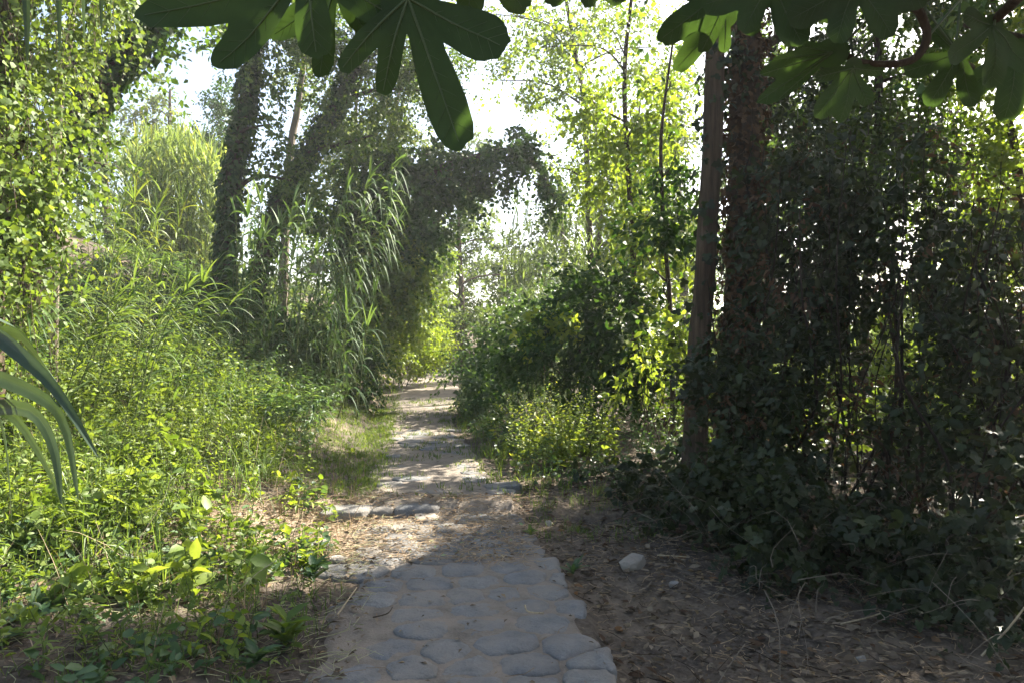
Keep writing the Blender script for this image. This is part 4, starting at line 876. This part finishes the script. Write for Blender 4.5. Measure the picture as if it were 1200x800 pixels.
# trees out of frame on the right that shade the near path
for k, (x, y, h_, lb) in enumerate(((7.4, 8.2, 6.5, 'shade tree standing past the right edge beyond the thicket'), (5.4, 5.4, 5.2, 'shade tree standing just outside the right edge'), (9.8, 11.5, 8.0, 'tall shade tree behind the right-edge trees'))):
    b0 = np.array([x, y, float(height(x, y))]); q = b0 + UP * h_
    bl = [(q + R.normal(size=3) * [.9, .9, .5] - [1.5 * (k != 1), 0, 0], np.array([1.1, 1.1, .8])) for _ in range(6)]
    tree('shade_tree', lb, 'tree', [b0, b0 + UP * h_ * .5 + R.normal(size=3) * .2, q], [.14, .11, .05], bl, 4600, .11, 'dark', 'bark', L=.7)

for x, y, h_, lb in ((5.0, 1.5, 5.5, 'unseen tree added right of the viewpoint for shade'), (3.6, -3.0, 6.0, 'unseen tree added behind the viewpoint on the right for shade'), (7.5, 4.5, 6.5, 'tall unseen tree added well right of the viewpoint for shade'), (.5, -6.5, 6.5, 'unseen tree added over the path behind the viewpoint for shade'), (-4.5, -4.0, 6.0, 'unseen tree added behind the viewpoint on the left for shade')):  # unseen trees added to keep skylight off the right thicket and near path
    b0 = np.array([x, y, float(height(x, y))]); q = b0 + UP * h_
    bl = [(q + R.normal(size=3) * [1.2, 1.2, 1.0], np.array([1.6, 1.6, 1.3])) for _ in range(6)]
    tree('shade_tree', lb, 'tree', [b0, b0 + UP * h_ * .5 + R.normal(size=3) * .2, q], [.16, .12, .05], bl, 3600, .24, 'dark', 'bark', L=.9)
# ------------------------------------------------------------------ the fig tree overhead: every leaf a part
def fig_mesh(lobes, L, curl, seed):
    """lobes: (angle in degrees from the leaf's axis, length, half width in degrees); returns blade and vein meshes in the leaf's own plane"""
    rg = np.random.default_rng(seed); nth = 132; th = np.linspace(-math.pi, math.pi, nth, endpoint=False)
    r = np.full(nth, .17)
    for a, l_, hw in lobes:
        x = np.abs((th - rad(a) + math.pi) % (2 * math.pi) - math.pi) / rad(hw)
        r = np.maximum(r, l_ * np.clip(1 - np.clip(x, 0, 1) ** 3.0, 0, 1) ** .5 * (1 - .06 * np.clip(x, 0, 1)))
    r = np.convolve(np.concatenate([r[-2:], r, r[:2]]), [.12, .22, .32, .22, .12], 'valid')
    r = r * (1 + .012 * np.sin(th * 37) + .008 * np.sin(th * 61 + 1)); ph = rg.random(3) * 6.28
    def surf(x, y): return curl * (x * x + y * y) / 1.0 + .06 * np.sin(x * 6 + ph[0]) * np.sin(y * 6 + ph[1]) + .02 * np.sin(14 * y + ph[2]) * x
    rings = [.12, .3, .5, .68, .84, .94, 1.0]
    v = [np.zeros((1, 3))]
    for k in rings:
        x, y = np.cos(th) * r * k, np.sin(th) * r * k; v.append(np.stack([x, y, surf(x, y)], 1))
    v = np.concatenate(v) * L; f = [(0, 1 + j, 1 + (j + 1) % nth) for j in range(nth)]
    for q in range(len(rings) - 1):
        for j in range(nth):
            A, B_ = 1 + q * nth + j, 1 + q * nth + (j + 1) % nth; f += [(A, A + nth, B_), (B_, A + nth, B_ + nth)]
    g = Geo(); g.add(v, f, rg.random() * .6, 'fig'); blade = g.mesh('leaf')
    g = Geo(); pp = []
    for a, l_, hw in lobes:
        ca, sa = math.cos(rad(a)), math.sin(rad(a)); s_ = np.linspace(0, .93 * l_, 8); x, y = s_ * ca, s_ * sa
        stems(g, np.stack([x, y, surf(x, y) - .006], 1)[None] * L, .010 * L, .003 * L, 'vein', 4)
        for q in np.linspace(.25, .8, 6):
            for sg in (-1, 1):
                b_ = rad(a) + sg * .75; m_ = q * l_; ln = m_ * math.tan(rad(hw)) * .75; s2 = np.linspace(0, ln, 4); x, y = m_ * ca + s2 * math.cos(b_), m_ * sa + s2 * math.sin(b_)
                pp.append(np.stack([x, y, surf(x, y) - .004], 1) * L)
    stems(g, np.array(pp), .0024 * L, .001 * L, 'vein', 3)
    return blade, g.mesh('vein')
GEN = [fig_mesh([(0, 1, 25), (47, .86, 22), (-47, .84, 22), (98, .62, 24), (-98, .62, 24), (145, .3, 22), (-145, .3, 22)], 1.0, -.12, 1),
       fig_mesh([(0, 1, 23), (44, .80, 20), (-50, .88, 20), (92, .55, 24), (-100, .60, 22), (140, .28, 24), (-140, .3, 22)], 1.0, -.22, 2),
       fig_mesh([(0, 1, 28), (52, .75, 24), (-52, .78, 24), (110, .45, 28), (-110, .45, 28)], 1.0, .10, 3)]
fb = np.array([1.75, -.55, float(height(1.75, -.55))])
fig = thing('fig_tree', 'fig tree overhanging the top of the view with large lobed dark green leaves', 'tree', fb)
g = Geo(); trunk(g, [fb - UP * .2, fb + [-.05, .1, 1.0], fb + [-.15, .2, 2.0], fb + [-.3, .35, 2.75]], [.09, .075, .06, .04], 'bark_grey', 10, 20); g.build('trunk', fig)
def fig_branch(pts, r0, r1):
    g = Geo(); trunk(g, pts, [r0, .5 * (r0 + r1), r1], 'bark_grey' if r0 > .02 else 'stem_dark', 8, 26, .06, 0); g.build('branch', fig)
hub = fb + [-.15, .2, 2.0]; top = fb + [-.3, .35, 2.75]
fig_branch([hub, P(1300, -260, 1.0), P(1120, -140, 1.25), P(1056, -20, 1.45), P(1078, 15, 1.48), P(1086, 45, 1.5), P(1070, 70, 1.5), P(1035, 76, 1.5), P(1000, 70, 1.52), P(985, 55, 1.54)], .012, .006)
fig_branch([hub, P(1500, -200, 1.1), P(1260, -60, 1.3), P(1170, 20, 1.5), P(1120, 60, 1.6), P(1140, 80, 1.65)], .016, .006)
fig_branch([hub, P(1500, -60, 1.3), P(1330, 60, 1.6), P(1180, 40, 1.8), P(1130, 30, 1.9)], .014, .005)
fig_branch([top, P(900, -420, 1.0), P(650, -250, 1.0), P(520, -110, 1.02), P(420, -90, 1.02), P(340, -100, 1.05)], .020, .007)
fig_branch([top, P(1000, -300, 1.3), P(900, -140, 1.5), P(860, -40, 1.55), P(845, -20, 1.56)], .016, .006)
branch_ends = [P(520, -110, 1.02), P(420, -90, 1.02), P(345, -100, 1.05), P(860, -40, 1.55), P(900, -140, 1.5), P(1056, -20, 1.45), P(1086, 45, 1.5), P(1000, 70, 1.52), P(985, 55, 1.54), P(1170, 20, 1.5), P(1120, 60, 1.6), P(1140, 80, 1.65), P(1180, 40, 1.8), P(1130, 30, 1.9), P(1120, -140, 1.25)]
def fig_leaf(meshes, at, axis, nrm, size, petiole_from=None):
    ax = unit(np.asarray(axis, float)); nr = np.asarray(nrm, float); nr = unit(nr - ax * (nr @ ax)); sd = np.cross(nr, ax)
    M = Matrix([[ax[0] * size, sd[0] * size, nr[0] * size, at[0] - fb[0]], [ax[1] * size, sd[1] * size, nr[1] * size, at[1] - fb[1]], [ax[2] * size, sd[2] * size, nr[2] * size, at[2] - fb[2]], [0, 0, 0, 1]])
    o = bpy.data.objects.new('leaf', meshes[0]); C.objects.link(o); o.parent = fig; o.matrix_local = M
    q = bpy.data.objects.new('vein', meshes[1]); C.objects.link(q); q.parent = o
    src = petiole_from if petiole_from is not None else min(branch_ends, key=lambda b: np.linalg.norm(b - at))
    g = Geo(); stems(g, smooth_path([src, .5 * (src + at) + UP * .012, at], 7)[None], .0028, .0022, 'vein', 5); me = g.mesh('petiole', fb)
    q = bpy.data.objects.new('petiole', me); C.objects.link(q); q.parent = o; q.matrix_parent_inverse = M.inverted()
def px_leaf(u, v, Y, tips, tilt=(0, 0), L=None, src=None, seed=1, curl=-.1, extra=()):
    """a leaf that faces the path, lobes towards the given pixel offsets (du, dv), in the plane through (u, v) at distance Y"""
    d0 = tips[0]; L = math.hypot(*d0) / F * Y; a0 = math.atan2(d0[1], d0[0]); lob = []
    for t_ in tips:
        a = math.degrees((math.atan2(t_[1], t_[0]) - a0 + math.pi) % (2 * math.pi) - math.pi); lob.append((a, math.hypot(t_[0], t_[1]) / math.hypot(*d0), t_[2] if len(t_) > 2 else 20))
    # the leaf's own side axis is nrm x axis; looking from the camera with nrm towards +Y it runs clockwise
    m_ = fig_mesh(lob + list(extra), 1.0, curl, seed)
    ax = np.array([d0[0], tilt[0] * math.hypot(*d0), -d0[1]]); nr = np.array([tilt[1], 1.0, tilt[0]])
    fig_leaf(m_, P(u, v, Y), ax, nr, L, src)
px_leaf(478, -2, 1.0, [(66, 178, 16), (118, 62, 24), (-34, 112, 13.5), (-84, 84, 14), (70, -70, 26), (-70, -60, 26)], (.12, .1), seed=11, src=P(430, -92, 1.02))
px_leaf(363, -34, 1.02, [(-194, 70, 14), (-108, 120, 15.5), (10, 106, 23), (110, 60, 22), (-150, -40, 18)], (-.05, -.1), seed=12, src=P(380, -94, 1.03))
px_leaf(392, -20, 1.12, [(-18, 112, 15), (-80, 60, 20), (40, 60, 20)], (.1, .2), seed=13, src=P(400, -92, 1.03))
px_leaf(560, -75, 1.05, [(60, 80, 22), (-10, 90, 22), (110, 20, 22), (-70, 40, 20)], (.3, .2), seed=14, src=P(530, -112, 1.02))
px_leaf(690, -60, 1.3, [(-50, 60, 22), (40, 62, 22), (0, 66, 20)], (.2, 0), seed=24, src=P(800, -330, 1.1))
# right-hand spray
px_leaf(862, -22, 1.5, [(-90, 62, 17), (-38, 78, 15), (25, 60, 22), (80, 30, 20)], (.25, -.2), seed=15)
px_leaf(850, 18, 1.62, [(-58, 60, 16), (-62, 20, 17), (0, 42, 20)], (.3, .1), seed=16, src=P(860, -40, 1.55))
px_leaf(905, -25, 1.4, [(40, 74, 26), (-30, 60, 24), (90, 40, 22), (-80, 30, 24)], (.2, .2), seed=17, src=P(880, -85, 1.52))
px_leaf(1005, -20, 1.35, [(-20, 66, 26), (46, 60, 24), (-78, 40, 24), (80, 20, 24)], (.35, .1), seed=18)
px_leaf(975, 62, 1.52, [(-88, 55, 9), (-86, 22, 8), (-62, 52, 9), (-40, -10, 20), (-70, 5, 9)], (.3, .3), seed=19, src=P(985, 55, 1.54))
px_leaf(1000, 80, 1.5, [(-42, 56, 19), (-12, 62, 17), (22, 42, 24), (36, 4, 22), (-44, 10, 20)], (.2, -.1), seed=20)
px_leaf(1125, 62, 1.6, [(-30, 60, 22), (20, 62, 20), (-60, 20, 22), (-40, -30, 20)], (.3, .2), seed=21)
px_leaf(1165, 30, 1.5, [(10, 70, 26), (-60, 40, 22), (60, 50, 22), (-50, -10, 24)], (.3, -.2), seed=22)
px_leaf(1195, 60, 1.75, [(-10, 80, 24), (-62, 50, 22), (50, 60, 22)], (.2, .2), seed=23)
for k in range(40):                                   # unseen leaves added towards the sun to shade the hanging ones
    hero = [P(478, 60, 1.0), P(300, 20, 1.02), P(540, 120, 1.0), P(860, 20, 1.5), P(930, 60, 1.5), P(1000, 60, 1.5), P(1150, 60, 1.6), P(230, 20, 1.0)][k % 8]
    at = hero + SUN * R.uniform(.75, 1.5) + R.normal(size=3) * .13
    if at[2] < CAMZ + .50 * at[1]: at[2] = CAMZ + .50 * at[1] + .05
    fig_leaf(GEN[k % 3], at, [R.normal(), R.normal(), -.2], [R.normal() * .3 + .3, R.normal() * .3, 1], R.uniform(.14, .21), at + UP * .1 + R.normal(size=3) * .05)
for k in range(26):                                   # leaves above and just outside the frame, over the camera
    src = branch_ends[R.integers(0, len(branch_ends))]; at = src + np.array([R.normal() * .12, R.normal() * .12, abs(R.normal()) * .12 + .04])
    if at[2] < CAMZ + .49 * at[1]: at[2] = CAMZ + .49 * at[1] + .03
    fig_leaf(GEN[k % 3], at, [R.normal(), R.normal(), -.15], [R.normal() * .3, R.normal() * .3, -1], R.uniform(.13, .19), src)

# ------------------------------------------------------------------ small single plants and sticks
def rosette(name, label, u, v, n, size, mat, hgt=.1, ratio=.45, tmpl=T_OV, ld=.0):
    Y = CAMZ * F / (v - 400); q = P(u, v, Y); b0 = np.array([q[0], q[1], float(height(q[0], q[1]))]); t = thing(name, label, 'plant', b0)
    for k in range(n):
        a = k * 2.4 + R.normal() * .2; e = R.uniform(.25, 1.1); d = np.array([[math.cos(a) * math.cos(e), math.sin(a) * math.cos(e), math.sin(e)]]); s_ = size * R.uniform(.7, 1.15); g = Geo()
        o = b0 + UP * hgt * R.random() * .5 + UP * .03; leaves(g, o, d, UP + d[0] * -.3, s_, s_ * ratio, R.random() * .7, mat, T_LN if ratio < .4 else tmpl, cull=False); g.build('leaf', t)
    return b0
rosette('broadleaf_weed', 'leafy weed with broad leaves at the path edge, lower left', 335, 765, 26, .15, 'herb', .25)
rosette('broadleaf_weed', 'smaller broad-leaved weed just above the lower left weed', 368, 690, 18, .12, 'bluegreen', .2)
rosette('broadleaf_weed', 'low weed at the very bottom edge left of the path', 300, 795, 18, .11, 'bluegreen', .15)
rosette('plantain', 'small dark plantain rosette on the soil at the right path edge', 672, 668, 12, .13, 'bluegreen', .05, .28)
rosette('seedling', 'tiny green seedling growing from the right edge of the path stones', 622, 632, 9, .07, 'herb', .05)
rosette('leafy_weed', 'pale weed rosette in the grass before the low step', 268, 640, 14, .11, 'yellowish', .12)
rosette('leafy_weed', 'yellow-leaved weed standing out of the sunlit bank', 165, 640, 16, .12, 'yellowish', .3)
def pinnate(name, label, u, Y, n, L, mat, leaflet=.11, sun=.1):
    b0 = ground_at(u, Y); t = thing(name, label, 'plant', b0)
    for k in range(n):
        a = k * 2.4; d = unit(np.array([[math.cos(a) * .6, math.sin(a) * .6, 1.0]])); g = Geo()
        sprays(g, b0[None], d, L * R.uniform(.7, 1.1), 26, leaflet, mat, mode='pinnate', alpha=75, ratio=.3, droop=.45, stem=.005, stem_mat='stem_green', ub=1.2, rb=.2, prof='pin', tmpl=T_LN, cull=False, t0=.3, tb=sun); g.build('frond', t)
pinnate('fern', 'bright feathery fern-like plant on the bank below the dark root', 232, 9.6, 12, 1.0, 'herb')
pinnate('fern', 'feathery bluish fern-like plant right of the bright one', 290, 9.8, 12, .95, 'bluegreen')
pinnate('fern', 'feathery fern-like plant at the left among the sprawling reeds', 120, 7.6, 11, .9, 'herb')
pinnate('fern', 'small feathery plant between the weeds and the grass strip', 330, 8.6, 9, .6, 'bluegreen')
def stick(label, a, b_, r_, mat='dry_cane', name='dry_stalk'):
    g = Geo(); p = smooth_path([a, .5 * (a + b_) + R.normal(size=3) * .02, b_], 8); g2 = p.mean(0); stems(g, p[None], r_, r_ * .6, mat, 6)
    o = g.build(name, None, tuple(float(c) for c in a)); o['label'] = label; o['category'] = 'stalk'
def on(u, v, lift=.03):
    Y = 1.56 * F / (v - 400); q = P(u, v, Y); return np.array([q[0], q[1], float(height(q[0], q[1])) + lift])
stick('long dry stalk slanting up to the right edge over the brambles', on(1140, 720), P(1215, 635, 3.9), .007)
stick('thin dry stalk leaning in the lower right corner', on(1150, 775), P(1215, 690, 3.5), .006)
stick('dry stalk lying across the litter left of the corner brambles', on(985, 735), on(1075, 728, .12), .005)
stick('dry cane lying along the left edge of the path stones', on(395, 745, .05), on(418, 712, .06), .006)
stick('short pale stick lying on the path stones', on(615, 738, .075), on(637, 748, .075), .006)
stick('short dark twig lying on the left part of the path stones', on(437, 752, .07), on(460, 740, .075), .004, 'stem_dark', 'twig')
stick('dry straw stalk in the sunlit dirt left of the step', on(330, 622, .04), on(372, 598, .06), .006)
stick('bent dry stalk on the soil beyond the pale rock', on(770, 655, .03), on(808, 662, .05), .004)

# ------------------------------------------------------------------ haze
bm = bmesh.new(); bmesh.ops.create_cube(bm, size=1); me = bpy.data.meshes.new('haze'); bm.to_mesh(me); bm.free()
hz = bpy.data.objects.new('haze', me); C.objects.link(hz); hz['kind'] = 'stuff'; hz['label'] = 'thin bright summer haze among the trees'
X0, X1, Y0, Y1, Z0, Z1 = -1000, 1000, -400, 1300, -12, 24
hz.location = ((X0 + X1) / 2, (Y0 + Y1) / 2, (Z0 + Z1) / 2); hz.scale = (X1 - X0, Y1 - Y0, Z1 - Z0)
m = bpy.data.materials.new('haze'); m.use_nodes = True; nt = m.node_tree; nt.nodes.remove(nt.nodes['Principled BSDF'])
pv = nt.nodes.new('ShaderNodeVolumePrincipled'); pv.inputs['Color'].default_value = (.95, .97, 1, 1); pv.inputs['Density'].default_value = .0013; pv.inputs['Anisotropy'].default_value = .3
nt.links.new(pv.outputs[0], nt.nodes['Material Output'].inputs['Volume']); me.materials.append(m)
